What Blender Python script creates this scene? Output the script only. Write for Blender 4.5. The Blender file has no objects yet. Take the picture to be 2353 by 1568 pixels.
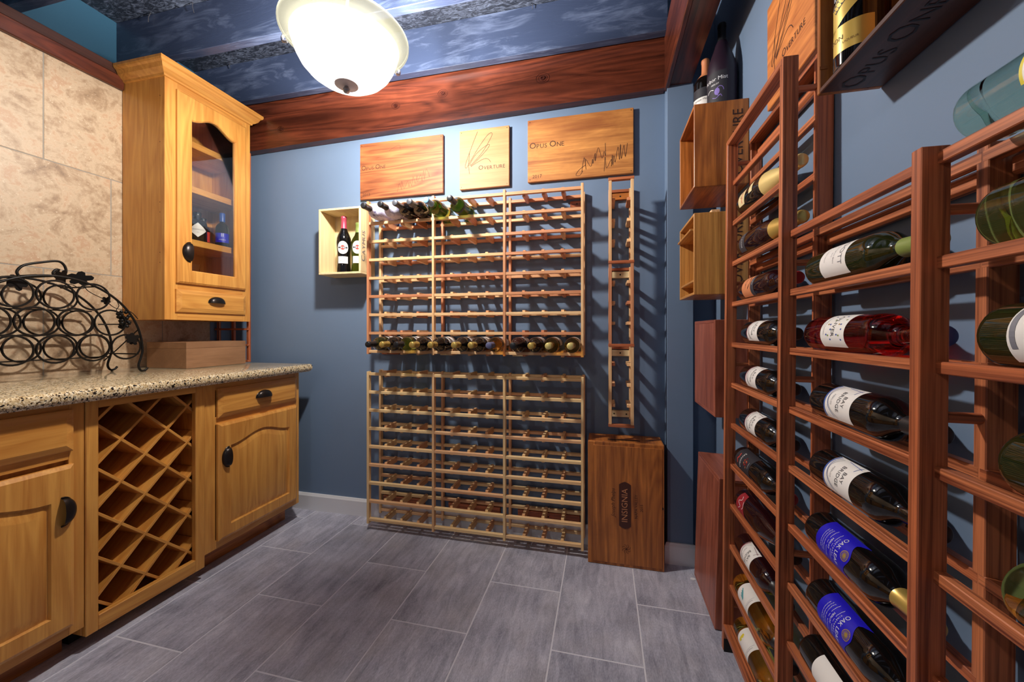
import bpy, math, random
from mathutils import Vector, Matrix
random.seed(7)
S = bpy.context.scene
C = S.collection
R = math.radians

# ------------------------------------------------------------------ camera, world, exposure
cam_d = bpy.data.cameras.new('camera')
cam = bpy.data.objects.new('camera', cam_d); C.objects.link(cam)
cam.location = (0, 0, 1.1107)
cam.rotation_euler = (R(90), 0, math.atan((1387 - 1176.5) / 888))
cam_d.sensor_width = 36; cam_d.sensor_fit = 'HORIZONTAL'
cam_d.lens = 888 / 2353 * 36
cam_d.shift_y = -24 / 2353
cam_d.clip_start = .02
S.camera = cam
S.view_settings.view_transform = 'Standard'; S.view_settings.look = 'None'
S.view_settings.gamma = 1; S.view_settings.use_curve_mapping = False
S.view_settings.exposure = 0.6
w = bpy.data.worlds.new('world'); S.world = w; w.use_nodes = True
w.node_tree.nodes['Background'].inputs[0].default_value = (.55, .6, .7, 1)
w.node_tree.nodes['Background'].inputs[1].default_value = .3
BULB = 1900.0          # emission of the bulb in the bowl lamp
FILL_BULB = 300.0          # second bowl lamp, added behind the camera as fill light

# ------------------------------------------------------------------ materials
def sr(r, g, b):
    f = lambda c: ((c / 255 + .055) / 1.055) ** 2.4 if c > 10 else c / 255 / 12.92
    return (f(r), f(g), f(b), 1)
class NT:
    def __init__(s, name):
        s.m = bpy.data.materials.new(name); s.m.use_nodes = True
        s.t = s.m.node_tree; s.b = s.t.nodes['Principled BSDF']; s.out = s.t.nodes['Material Output']
    def n(s, typ, **kw):
        x = s.t.nodes.new('ShaderNode' + typ)
        for k, v in kw.items():
            if k.startswith('_'): setattr(x, k[1:], v)
            else:
                k2 = int(k[1:]) if k[0] == 'i' and k[1:].isdigit() else k.replace('__', ' ')
                s.put(x.inputs[k2], v)
        return x
    def put(s, sock, v):
        if isinstance(v, bpy.types.NodeSocket): s.t.links.new(v, sock)
        else: sock.default_value = v
    def math(s, op, a, b=0.0):
        return s.n('Math', _operation=op, i0=a, i1=b).outputs[0]
    def mix(s, f, a, b, mode='MIX'):
        x = s.n('Mix', _data_type='RGBA', _blend_type=mode)
        s.put(x.inputs[0], f); s.put(x.inputs[6], a); s.put(x.inputs[7], b); return x.outputs[2]
    def ramp(s, f, stops):
        x = s.n('ValToRGB', Fac=f); e = x.color_ramp.elements
        while len(e) < len(stops): e.new(.5)
        for el, (p, c) in zip(e, stops): el.position = p; el.color = c
        return x.outputs[0]
    def coord(s, scale=(1, 1, 1), rnd=True, rot=(0, 0, 0)):
        v = s.n('TexCoord').outputs['Object']
        if rnd:
            o = s.n('ObjectInfo').outputs['Random']
            cx = s.n('CombineXYZ', i0=s.math('MULTIPLY', o, 7.3), i1=s.math('MULTIPLY', o, 11.9), i2=s.math('MULTIPLY', o, 5.1)).outputs[0]
            v = s.n('VectorMath', _operation='ADD', i0=v, i1=cx).outputs[0]
        return s.n('Mapping', Vector=v, Scale=scale, Rotation=rot).outputs[0]
    def noise(s, v, scale, detail=4, rough=.55, dist=0):
        return s.n('TexNoise', Vector=v, Scale=scale, Detail=detail, Roughness=rough, Distortion=dist).outputs[0]
    def set(s, **kw):
        for k, v in kw.items(): s.put(s.b.inputs[k.replace('__', ' ')], v)
        return s
    def bump(s, h, strength=.2, dist=.002):
        s.put(s.b.inputs['Normal'], s.n('Bump', Strength=strength, Distance=dist, Height=h).outputs[0])
def plain(name, col, rough=.5, metal=0, **kw):
    t = NT(name); t.set(Base__Color=col, Roughness=rough, Metallic=metal, **kw); return t.m
def wood(name, dark, light, axis, rough=.42, scale=1.0, tint=None, contrast=(.3, .7), rings=0.0, cross=26, along=1.4, patches=.3):
    """grain runs along axis (0,1,2); cross/along = texture frequency across and along the grain; tint = colours some pieces lean to"""
    t = NT(name)
    def stretched(c, a):
        q = [c * scale] * 3; q[axis] = a * scale; return t.coord(tuple(q))
    n1 = t.noise(stretched(cross, along), 1.0, 5, .6, .8)
    n2 = t.noise(stretched(190, 5), 1.0, 3, .7)
    f = t.math('ADD', t.math('MULTIPLY', n1, .68), t.math('MULTIPLY', n2, .32))
    if rings:
        n3 = t.noise(stretched(7, .8), 1.0, 2, .45, .5)
        r3 = t.math('PINGPONG', t.math('ADD', t.math('MULTIPLY', n3, 24.0), t.math('MULTIPLY', n2, .8)), 1.0)
        f = t.math('ADD', t.math('MULTIPLY', f, 1 - rings), t.math('MULTIPLY', r3, rings))
    col = t.ramp(f, [(contrast[0], dark), (contrast[1], light)])
    if tint:
        o = t.n('ObjectInfo').outputs['Random']
        k = t.ramp(o, [(.4, (0, 0, 0, 1)), (.8, (1, 1, 1, 1))])
        col = t.mix(k, col, t.ramp(f, [(contrast[0], tint[0]), (contrast[1], tint[1])]))
    big = t.ramp(t.noise(stretched(6, 2.5), 1.0, 4, .6, .6), [(.42, (0, 0, 0, 1)), (.7, (1, 1, 1, 1))])
    col = t.mix(t.math('MULTIPLY', big, patches), col, dark)
    t.set(Base__Color=col, Roughness=rough)
    t.bump(f, .12, .001)
    return t.m
M = {}
def blue_paint(name, col):
    t = NT(name)
    v = t.coord((1, 1, 1), False)
    n = t.noise(v, 2.2, 4)
    f = t.noise(v, 60, 3)
    t.set(Base__Color=t.mix(n, col, tuple(c * .84 for c in col[:3]) + (1,)), Roughness=.6, Specular__IOR__Level=.25)
    t.bump(f, .08, .001); return t.m
M['wall'] = blue_paint('blue_wall_paint', sr(114, 135, 163))
M['rim'] = blue_paint('teal_rim_paint', sr(46, 84, 106))
def navy(name, a, b, sx, rough, thr=(.45, .72)):
    t = NT(name)
    v = t.coord(sx, False)
    n = t.noise(v, 1, 6, .68, 1.2)
    m = t.noise(t.coord((2.5, 2.5, 2.5), False), 1, 3)
    f = t.math('MULTIPLY', n, t.math('ADD', m, .5))
    t.set(Base__Color=t.ramp(f, [(thr[0], a), (thr[1], b)]), Roughness=rough)
    t.bump(n, .5, .004); return t.m
M['ceil'] = navy('dark_ceiling_board', sr(30, 34, 44), sr(104, 112, 130), (26, 60, 26), .5)
M['joist'] = navy('navy_joist_paint', sr(54, 64, 88), sr(124, 136, 164), (3, 28, 14), .38, (.5, .95))
# floor slate
t = NT('slate_tile')
v1 = t.coord((34, 6, 7), True, (0, 0, R(-28))); v2 = t.coord((6, 6, 6)); v3 = t.coord((300, 110, 90), True, (0, 0, R(-28)))
a = t.noise(v1, 1, 6, .65, .9); b = t.noise(v2, 1, 4); c = t.noise(v3, 1, 2)
f = t.math('ADD', t.math('MULTIPLY', a, .42), t.math('ADD', t.math('MULTIPLY', b, .33), t.math('MULTIPLY', c, .25)))
col = t.ramp(f, [(.32, sr(118, 120, 136)), (.5, sr(180, 180, 196)), (.66, sr(222, 221, 234))])
warm = t.math('MULTIPLY', t.ramp(t.noise(v2, .7, 3), [(.5, (0, 0, 0, 1)), (.75, (1, 1, 1, 1))]), .3)
col = t.mix(warm, col, sr(150, 140, 128))
shade = t.ramp(t.n('ObjectInfo').outputs['Random'], [(0, (.84, .85, .87, 1)), (1, (1, 1, 1, 1))])
t.set(Base__Color=t.mix(1.0, col, shade, 'MULTIPLY'), Roughness=.42); t.bump(f, .35, .004); M['slate'] = t.m
M['grout'] = plain('floor_grout', sr(218, 217, 226), .8)
M['wgrout'] = plain('wall_grout', sr(150, 144, 134), .8)
# travertine
t = NT('travertine_tile')
v = t.coord((1, 1, 1)); a = t.noise(v, 6, 8, .68, 1.4); b = t.noise(v, 55, 5, .7); c = t.noise(t.coord((2, 2.4, 3.4), True, (R(35), 0, 0)), 3, 6, .62, 1.0)
f = t.math('ADD', t.math('MULTIPLY', a, .45), t.math('ADD', t.math('MULTIPLY', b, .2), t.math('MULTIPLY', c, .35)))
col = t.ramp(f, [(.36, sr(124, 98, 74)), (.44, sr(168, 140, 110)), (.52, sr(196, 172, 142)), (.58, sr(184, 148, 116)), (.66, sr(202, 182, 156))])
pit = t.ramp(t.noise(v, 120, 2), [(.66, (0, 0, 0, 1)), (.72, (1, 1, 1, 1))])
t.set(Base__Color=t.mix(t.math('MULTIPLY', pit, .45), col, sr(236, 224, 200)), Roughness=.45); t.bump(b, .15, .002); M['trav'] = t.m
# granite
t = NT('speckled_stone')
v = t.coord((1, 1, 1), False)
vo = t.n('TexVoronoi', Vector=v, Scale=230.0); vo2 = t.n('TexVoronoi', Vector=v, Scale=420.0)
sep = t.n('SeparateColor', Color=vo.outputs['Color']).outputs
sep2 = t.n('SeparateColor', Color=vo2.outputs['Color']).outputs
col = t.ramp(sep[0], [(0, sr(176, 148, 104)), (.35, sr(214, 190, 148)), (.7, sr(230, 212, 176)), (1, sr(238, 226, 200))])
dk = t.ramp(sep[1], [(.86, (0, 0, 0, 1)), (.88, (1, 1, 1, 1))]); dk2 = t.ramp(sep2[1], [(.86, (0, 0, 0, 1)), (.88, (1, 1, 1, 1))])
col = t.mix(dk2, col, sr(120, 92, 58)); col = t.mix(dk, col, sr(34, 30, 28))
t.set(Base__Color=col, Roughness=.08); M['granite'] = t.m
AX = 'xyz'
for i, a in enumerate(AX):
    M['oak_' + a] = wood('honey_oak_' + a, sr(186, 118, 48), sr(224, 162, 80), i, .36, 1.0, None, (.3, .62), .14, 26, 1.4, .15)
    M['pine_' + a] = wood('rack_pine_' + a, sr(206, 148, 98), sr(244, 206, 154), i, .5, 1.0, (sr(164, 94, 62), sr(214, 146, 104)), (.3, .6), 0, 90, 2)
    M['pale_' + a] = wood('pale_yellow_pine_' + a, sr(212, 164, 106), sr(250, 220, 166), i, .5, 1.0, (sr(204, 140, 96), sr(238, 190, 142)), (.3, .6), 0, 90, 2, .15)
    M['redw_' + a] = wood('redwood_' + a, sr(104, 46, 26), sr(204, 122, 78), i, .42, 1.0, (sr(112, 52, 30), sr(194, 108, 66)), (.38, .58), 0, 130, 1.3, .12)
    M['stain_' + a] = wood('stained_crate_wood_' + a, sr(104, 50, 20), sr(214, 132, 60), i, .38, 1.0, None, (.3, .66), .12, 34, 1.6, .5)
    M['honey_' + a] = wood('honey_crate_wood_' + a, sr(140, 80, 28), sr(220, 160, 84), i, .4, 1.0, None, (.3, .62), 0, 70, 1.2, .2)
    M['ches_' + a] = wood('chestnut_crate_wood_' + a, sr(104, 46, 30), sr(184, 106, 80), i, .36, 1.0, None, (.3, .66), .1, 24, 1.6, .4)
    M['fascia_' + a] = wood('red_brown_board_' + a, sr(50, 21, 14), sr(128, 64, 42), i, .3, 1.0, None, (.32, .68), .16, 16, .9, .5)
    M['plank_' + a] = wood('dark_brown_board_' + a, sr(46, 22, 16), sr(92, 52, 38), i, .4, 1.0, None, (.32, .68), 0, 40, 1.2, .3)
    M['raw_' + a] = wood('raw_pine_' + a, sr(218, 190, 138), sr(242, 222, 176), i, .6, 1.0, None, (.3, .66), .1, 26, 1.2, .1)
    M['dull_' + a] = wood('dull_brown_case_' + a, sr(120, 84, 56), sr(172, 128, 92), i, .5, 1.0, None, (.25, .75), 0, 10, 3, .4)
M['board1'] = wood('sign_wood_red', sr(98, 46, 20), sr(176, 106, 60), 0, .58, 1.0, None, (.32, .64), .2, 30, 1.5, .4)
M['board2'] = wood('sign_wood_pale', sr(164, 104, 58), sr(194, 140, 90), 0, .58, 1.0, None, (.25, .65), .05, 30, 1.5, .15)
M['board3'] = wood('sign_wood_gold', sr(132, 70, 26), sr(214, 146, 74), 0, .58, 1.0, None, (.32, .62), .08, 30, 1.6, .7)
M['board4'] = wood('sign_wood_orange', sr(150, 76, 28), sr(216, 136, 68), 1, .58, 1.0, None, (.3, .62), .15, 30, 1.5, .2)
M['burn'] = plain('burnt_lettering', sr(54, 26, 14), .7)
M['burn2'] = plain('faint_burnt_lettering', sr(78, 38, 20), .7)
M['plate'] = plain('dark_inlay', sr(70, 30, 16), .5)
M['copper'] = plain('copper_lettering', sr(206, 140, 96), .45)
M['white'] = plain('white_trim_paint', sr(226, 226, 230), .4)
M['iron'] = plain('black_iron', sr(30, 27, 25), .42, .6)
M['bronze'] = plain('oil_rubbed_bronze', sr(52, 46, 44), .32, .75)
M['satin'] = plain('satin_grey_metal', sr(206, 202, 208), .5, 0)
M['nickel'] = plain('brushed_nickel', sr(150, 146, 148), .35, .9)
M['black'] = plain('black_block_and_gap_shade', sr(20, 18, 18), .8)  # foot block's own black; painted shade in toe gap, hole and slot
M['screw'] = plain('dark_screw', sr(40, 34, 30), .5, .5)
M['paper'] = plain('label_paper_white', sr(234, 230, 226), .55)
M['cream'] = plain('label_paper_cream', sr(226, 208, 160), .5)
M['gold'] = plain('gold_foil', sr(206, 176, 96), .32, .55)
M['goldpaper'] = plain('gold_label', sr(214, 180, 90), .35, .3)
M['lightgold'] = plain('light_gold_label', sr(236, 212, 140), .35, .3)
M['creamcap'] = plain('cream_capsule', sr(222, 204, 130), .35, .3)
M['blackcap'] = plain('black_capsule', sr(30, 30, 34), .35)
M['greycap'] = plain('grey_capsule', sr(96, 98, 106), .35, .5)
M['bluecap'] = plain('blue_capsule', sr(44, 84, 168), .35)
M['skycap'] = plain('pale_blue_capsule', sr(120, 164, 204), .35)
M['greencap'] = plain('olive_capsule', sr(128, 144, 74), .4)
M['redcap'] = plain('red_capsule', sr(150, 30, 34), .35)
M['pinkcap'] = plain('pink_capsule', sr(190, 76, 98), .35, .3)
M['purplecap'] = plain('blue_grey_capsule', sr(92, 96, 132), .35)
M['orange'] = plain('orange_label', sr(214, 136, 92), .55)
M['charcoal'] = plain('charcoal_label', sr(58, 58, 66), .5)
M['slatebl'] = plain('slate_blue_label', sr(80, 88, 104), .5)
M['royal'] = plain('royal_blue_label', sr(28, 20, 190), .4)
M['redlab'] = plain('red_label', sr(150, 34, 44), .5)
M['maroon'] = plain('maroon_ink', sr(120, 30, 52), .5)
M['ink'] = plain('black_ink', sr(38, 36, 44), .6)
M['greyink'] = plain('grey_ink', sr(120, 120, 130), .6)
M['whiteink'] = plain('white_ink', sr(235, 235, 238), .5)
M['blueink'] = plain('blue_ink', sr(60, 90, 168), .5)
M['yellowink'] = plain('yellow_ink', sr(228, 208, 60), .5)
M['tealink'] = plain('teal_ink', sr(90, 160, 168), .5)
M['redink'] = plain('red_ink', sr(206, 60, 48), .5)
M['lilac'] = plain('lilac_ink', sr(132, 112, 190), .5)
M['brownink'] = plain('brown_cap', sr(60, 26, 18), .4)
t = NT('newsprint_wrap'); v = t.coord((60, 60, 25))
t.set(Base__Color=t.ramp(t.noise(v, 1, 5, .7, 1), [(.36, sr(84, 78, 130)), (.44, sr(196, 194, 220)), (.7, sr(232, 230, 242))]), Roughness=.5); M['news'] = t.m
def darkglass(name, col, rough=.06):
    return plain(name, col, rough, 0, Coat__Weight=.3, Coat__Roughness=.03)
M['gblack'] = darkglass('black_bottle_glass', sr(15, 13, 13))
M['gwine'] = darkglass('dark_red_bottle_glass', sr(34, 10, 14))
M['gdgreen'] = darkglass('dark_green_bottle_glass', sr(30, 36, 14))
M['gfrost'] = plain('frosted_plum_glass', sr(36, 18, 34), .45)
def clear(name, col, rough=.02, ior=1.33):
    return plain(name, col, rough, 0, Transmission__Weight=1.0, IOR=ior)
M['ggreen'] = clear('green_glass', sr(150, 180, 80))
M['gyellow'] = clear('yellow_green_glass', sr(222, 218, 110))
M['gamber'] = clear('amber_wine_glass', sr(226, 186, 92))
M['gteal'] = clear('pale_teal_glass', sr(200, 232, 214))
M['grose'] = clear('rose_wine_glass', sr(200, 30, 30))
M['gvodka'] = clear('blue_vodka_glass', sr(110, 150, 200))
M['gclear'] = clear('clear_glass', (1, 1, 1, 1), .01, 1.45)
t = NT('door_glass')
fr = t.n('Fresnel', IOR=1.45).outputs[0]
mx = t.n('MixShader', Fac=fr); t.t.links.new(t.n('BsdfTransparent', Color=(.93, .94, .93, 1)).outputs[0], mx.inputs[1])
t.t.links.new(t.n('BsdfGlossy', Roughness=.02).outputs[0], mx.inputs[2]); t.t.links.new(mx.outputs[0], t.out.inputs[0]); M['pane'] = t.m
t = NT('alabaster_lamp_glass')
v = t.coord((1, 1, 1), False); nn = t.noise(v, 6, 5, .6, 1.5)
colr = t.mix(nn, (.14, .138, .13, 1), (.10, .095, .083, 1))
m1 = t.n('MixShader', Fac=.6); t.t.links.new(t.n('BsdfDiffuse', Color=colr).outputs[0], m1.inputs[1]); t.t.links.new(t.n('BsdfTranslucent', Color=colr).outputs[0], m1.inputs[2])
m2 = t.n('MixShader', Fac=.80); t.t.links.new(m1.outputs[0], m2.inputs[1]); t.t.links.new(t.n('BsdfTransparent', Color=(1, .98, .95, 1)).outputs[0], m2.inputs[2])
t.t.links.new(m2.outputs[0], t.out.inputs[0]); M['bowl'] = t.m
t = NT('frosted_lamp_rim')
m1 = t.n('MixShader', Fac=.5); t.t.links.new(t.n('BsdfDiffuse', Color=(.11, .106, .078, 1)).outputs[0], m1.inputs[1]); t.t.links.new(t.n('BsdfTranslucent', Color=(.11, .106, .078, 1)).outputs[0], m1.inputs[2])
m2 = t.n('MixShader', Fac=.35); t.t.links.new(m1.outputs[0], m2.inputs[1]); t.t.links.new(t.n('BsdfTransparent').outputs[0], m2.inputs[2])
t.t.links.new(m2.outputs[0], t.out.inputs[0]); M['bowlrim'] = t.m
def emit(name, col, st):
    t = NT(name); e = t.n('Emission', Color=col, Strength=st); t.t.links.new(e.outputs[0], t.out.inputs[0]); return t.m

# ------------------------------------------------------------------ mesh building
class MB:
    def __init__(s): s.v = []; s.f = []
    def add(s, vs, fs):
        o = len(s.v); s.v += [tuple(p) for p in vs]; s.f += [tuple(i + o for i in f) for f in fs]; return s
    def box(s, x0, x1, y0, y1, z0, z1, b=0):
        if b <= 0:
            return s.add([(x, y, z) for x in (x0, x1) for y in (y0, y1) for z in (z0, z1)],
                         [(0, 1, 3, 2), (4, 6, 7, 5), (0, 4, 5, 1), (2, 3, 7, 6), (0, 2, 6, 4), (1, 5, 7, 3)])
        lo = (x0, y0, z0); hi = (x1, y1, z1); vs = []; idx = {}
        for cx in (0, 1):
            for cy in (0, 1):
                for cz in (0, 1):
                    c = (cx, cy, cz)
                    for ax in range(3):
                        p = []
                        for k in range(3):
                            base = hi[k] if c[k] else lo[k]
                            p.append(base if k == ax else base + (-b if c[k] else b))
                        idx[c, ax] = len(vs); vs.append(p)
        fs = []
        for ax in range(3):
            o1, o2 = [k for k in range(3) if k != ax]
            for sgn in (0, 1):
                q = []
                for a, bb in ((0, 0), (1, 0), (1, 1), (0, 1)):
                    c = [0, 0, 0]; c[ax] = sgn; c[o1] = a; c[o2] = bb; q.append(idx[tuple(c), ax])
                flip = (sgn == 0) ^ (ax == 1)
                fs.append(tuple(reversed(q)) if flip else tuple(q))
            for a in (0, 1):
                for bb in (0, 1):
                    c0 = [0, 0, 0]; c1 = [0, 0, 0]; c0[o1] = c1[o1] = a; c0[o2] = c1[o2] = bb; c0[ax] = 0; c1[ax] = 1
                    c0 = tuple(c0); c1 = tuple(c1)
                    fs.append((idx[c0, o1], idx[c1, o1], idx[c1, o2], idx[c0, o2]))
        for c in [(i, j, k) for i in (0, 1) for j in (0, 1) for k in (0, 1)]:
            fs.append((idx[c, 0], idx[c, 1], idx[c, 2]))
        return s.add(vs, fs)
    def lathe(s, prof, seg=28, M4=None, arc=None):
        vs = []; n = len(prof)
        for i in range(seg):
            a = 2 * math.pi * i / seg; ca, sa = math.cos(a), math.sin(a)
            vs += [(r * ca, r * sa, z) for r, z in prof]
        fs = []
        for i in range(seg):
            j = (i + 1) % seg
            for k in range(n - 1):
                q = [i * n + k, j * n + k, j * n + k + 1, i * n + k + 1]
                if prof[k][0] == 0: q = [i * n + k, j * n + k + 1, i * n + k + 1]
                elif prof[k + 1][0] == 0: q = [i * n + k, j * n + k, i * n + k + 1]
                fs.append(tuple(q))
        if M4: vs = [tuple(M4 @ Vector(p)) for p in vs]
        return s.add(vs, fs)
    def tube(s, pts, r, seg=6, closed=False, caps=True):
        P = [Vector(p) for p in pts]; n = len(P); vs = []; up = None
        rr = r if isinstance(r, (list, tuple)) else [r] * n
        for i in range(n):
            if closed: t_ = P[(i + 1) % n] - P[i - 1]
            else: t_ = P[min(i + 1, n - 1)] - P[max(i - 1, 0)]
            t_.normalize()
            if up is None:
                up = Vector((0, 0, 1)) if abs(t_.z) < .9 else Vector((1, 0, 0))
            sd = t_.cross(up); sd.normalize(); up = sd.cross(t_); up.normalize()
            for k in range(seg):
                a = 2 * math.pi * k / seg
                vs.append(P[i] + (sd * math.cos(a) + up * math.sin(a)) * rr[i])
        fs = []
        for i in range(n if closed else n - 1):
            j = (i + 1) % n
            for k in range(seg):
                l = (k + 1) % seg
                fs.append((i * seg + k, i * seg + l, j * seg + l, j * seg + k))
        if caps and not closed:
            fs.append(tuple(reversed(range(seg)))); fs.append(tuple((n - 1) * seg + k for k in range(seg)))
        return s.add(vs, fs)
    def prism(s, poly, fn, d0, d1):
        """poly: 2d loop; fn(u,v,d)->xyz"""
        n = len(poly)
        vs = [fn(u, v, d0) for u, v in poly] + [fn(u, v, d1) for u, v in poly]
        fs = [tuple(range(n)), tuple(reversed(range(n, 2 * n)))] + [(i, (i + 1) % n + 0, (i + 1) % n + n, i + n) for i in range(n)]
        return s.add(vs, fs)
    def loops(s, loops, cap0=True, cap1=True):
        n = len(loops[0]); vs = [p for l in loops for p in l]; fs = []
        for a in range(len(loops) - 1):
            for i in range(n):
                j = (i + 1) % n; fs.append((a * n + i, a * n + j, (a + 1) * n + j, (a + 1) * n + i))
        if cap0: fs.append(tuple(reversed(range(n))))
        if cap1: fs.append(tuple((len(loops) - 1) * n + i for i in range(n)))
        return s.add(vs, fs)
    def sphere(s, c, r, seg=10, rings=7, sc=(1, 1, 1)):
        prof = [(r * math.sin(math.pi * k / rings) if 0 < k < rings else 0, -r * math.cos(math.pi * k / rings)) for k in range(rings + 1)]
        return s.lathe(prof, seg, Matrix.Translation(c) @ Matrix.Diagonal((*sc, 1)))
    def mesh(s, name, mat, smooth=None, fix=True):
        me = bpy.data.meshes.new(name); me.from_pydata(s.v, [], s.f); me.materials.append(mat)
        if fix:
            import bmesh
            bm = bmesh.new(); bm.from_mesh(me); bmesh.ops.recalc_face_normals(bm, faces=bm.faces); bm.to_mesh(me); bm.free()
        if smooth is not None:
            me.polygons.foreach_set('use_smooth', [True] * len(me.polygons)); me.set_sharp_from_angle(angle=R(smooth))
        return me
def link(name, me, parent=None, loc=(0, 0, 0), rot=None):
    o = bpy.data.objects.new(name, me); C.objects.link(o); o.location = loc
    if rot is not None: o.rotation_euler = rot
    if parent: o.parent = parent
    return o
def part(name, mb, mat, parent, smooth=None, label=None, fix=True):
    """mb in the parent's own coordinates"""
    o = link(name, mb.mesh(name, M[mat] if isinstance(mat, str) else mat, smooth, fix), parent)
    if label: o['label'] = label
    return o
def tag(o, label, cat, group=None):
    o['label'] = label; o['category'] = cat
    if group: o['group'] = group
    return o
def thing(name, label, cat, loc=(0, 0, 0), rot=None, group=None):
    o = bpy.data.objects.new(name, None); C.objects.link(o); o.location = loc; o.empty_display_size = .05
    if rot is not None:
        if isinstance(rot, Matrix): o.rotation_euler = rot.to_euler()
        else: o.rotation_euler = rot
    return tag(o, label, cat, group)
def struct(name, mb, mat, parent=None, smooth=None):
    o = link(name, mb.mesh(name, M[mat], smooth), parent)
    if not parent: o['kind'] = 'structure'
    return o
def bx(x0, x1, y0, y1, z0, z1, b=0): return MB().box(x0, x1, y0, y1, z0, z1, b)
class Loc:
    """collects world-coordinate boxes for the parts of a thing that stands at L"""
    def __init__(s, root): s.r = root; s.L = Vector(root.location)
    def box(s, name, mat, x0, x1, y0, y1, z0, z1, b=.0015, label=None):
        L = s.L
        return part(name, bx(x0 - L.x, x1 - L.x, y0 - L.y, y1 - L.y, z0 - L.z, z1 - L.z, b), mat, s.r, None, label)
_tc = {}
def text2d(txt, size, shear=0.0, space=1.0):
    k = (txt, size, shear, space)
    if k not in _tc:
        cu = bpy.data.curves.new('t', 'FONT'); cu.body = txt; cu.size = size; cu.align_x = 'CENTER'; cu.align_y = 'CENTER'
        cu.resolution_u = 2; cu.offset = -.004 * size; cu.shear = shear; cu.space_character = space
        ob = bpy.data.objects.new('t', cu); C.objects.link(ob)
        bpy.context.view_layer.update()
        me = bpy.data.meshes.new_from_object(ob.evaluated_get(bpy.context.evaluated_depsgraph_get()))
        _tc[k] = ([(p.co.x, p.co.y) for p in me.vertices], [tuple(p.vertices) for p in me.polygons])
        bpy.data.objects.remove(ob); bpy.data.curves.remove(cu); bpy.data.meshes.remove(me)
    return _tc[k]
def smooth_line(pts, n=6):
    out = []; P = [pts[0]] + list(pts) + [pts[-1]]
    for i in range(1, len(P) - 2):
        a, b, c, d = P[i - 1:i + 3]
        for k in range(n):
            t_ = k / n
            out.append(tuple(.5 * (2 * b[j] + (c[j] - a[j]) * t_ + (2 * a[j] - 5 * b[j] + 4 * c[j] - d[j]) * t_ ** 2 + (3 * b[j] - a[j] - 3 * c[j] + d[j]) * t_ ** 3) for j in range(len(b))))
    out.append(tuple(pts[-1])); return out
def ribbon2d(pts, wd, n=6):
    L = smooth_line(pts, n); vs = []; fs = []
    for i, p in enumerate(L):
        q0 = L[max(i - 1, 0)]; q1 = L[min(i + 1, len(L) - 1)]
        dx, dy = q1[0] - q0[0], q1[1] - q0[1]; m = math.hypot(dx, dy) or 1
        nx, ny = -dy / m * wd / 2, dx / m * wd / 2
        vs += [(p[0] + nx, p[1] + ny), (p[0] - nx, p[1] - ny)]
    fs = [(2 * i, 2 * i + 1, 2 * i + 3, 2 * i + 2) for i in range(len(L) - 1)]
    return vs, fs
def flat(mb, g, fn):
    vs, fs = g; mb.add([fn(u, v) for u, v in vs], fs); return mb
def smallcaps(mb, words, big, fn, u0, v0, k=.72):
    """first letter of each word larger, starting at u0"""
    u = u0
    for wd in words:
        for i, ch in enumerate(wd):
            sz = big if i == 0 else big * k
            g = text2d(ch, sz); xs = [p[0] for p in g[0]]; ys = [p[1] for p in g[0]]
            wdt = max(xs) - min(xs)
            flat(mb, g, lambda a, b, o=u - min(xs), oy=-min(ys): fn(a + o, v0 + b + oy)); u += wdt + big * .1
        u += big * .22
    return u

# ================================================================== THE ROOM
XL, XR, YB, YN, ZC = -2.40, .525, 2.055, -1.7, 2.77
fl = struct('floor', bx(-2.6, .7, YN - .1, YB + .1, -.06, -.0009), 'grout')
TW, TL, G = .3093, .6085, .0045
lines = [.131 - TW * k for k in range(-2, 10)]
tcache = {}
for ci in range(len(lines) - 1):
    x1, x0 = lines[ci], lines[ci + 1]
    x0c, x1c = max(x0 + G / 2, XL), min(x1 - G / 2, XR)
    if x1c - x0c < .01: continue
    off = 1.339 if ci % 2 == 0 else 1.643
    k0 = math.floor((YN - off) / TL); y = off + k0 * TL
    while y < YB:
        ya, yb = max(y + G / 2, YN), min(y + TL - G / 2, YB)
        if yb - ya > .01:
            key = (round(x1c - x0c, 4), round(yb - ya, 4))
            if key not in tcache:
                tcache[key] = bx(-key[0] / 2, key[0] / 2, -key[1] / 2, key[1] / 2, -.008, 0, .0012).mesh('tile', M['slate'])
            link('tile', tcache[key], fl, ((x0c + x1c) / 2, (ya + yb) / 2, random.uniform(-.0004, .0004)))
        y += TL
wb = struct('wall_back', bx(XL - .2, XR + .15, YB, YB + .12, 0, ZC), 'wall')
struct('pilaster', bx(.297, .412, 1.973, YB + .02, 0, 2.6, .001), 'wall', wb)
struct('wall_right', bx(XR, XR + .12, YN, YB + .12, 0, ZC), 'wall')
wl = struct('wall_left', bx(-2.56, XL - .0012, YN, YB, 0, 2.40), 'wgrout')
struct('wall_near', bx(XL - .2, XR + .15, YN - .12, YN, 0, ZC), 'wall')
rim = part('rim_panel', bx(-2.62, -2.555, YN, YB, 2.39, ZC), 'rim', wl)
part('corner_panel', bx(XL - .009, XL + .0003, 1.922, YB, .0, 2.34), 'wall', wl)
part('plain_panel', bx(XL - .009, XL, YN, 1.92, 0, .90), 'wall', wl)
tH, tWd = .481, .472
for row in range(3):
    z0 = .905 + row * tH; z1 = min(z0 + tH, 2.338)
    y0 = (1.18 if row != 1 else 1.42) - 7 * tWd
    for k in range(12):
        ya, yb = y0 + k * tWd, y0 + (k + 1) * tWd
        ya, yb = max(ya, YN), min(yb, 1.92)
        if yb - ya < .02: continue
        o = part('tile', bx(-.009, .0, -(yb - ya) / 2 + .002, (yb - ya) / 2 - .002, -(z1 - z0) / 2 + .002, (z1 - z0) / 2 - .002, .0012), 'trav', wl)
        o.location = (XL, (ya + yb) / 2, (z0 + z1) / 2)
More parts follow.
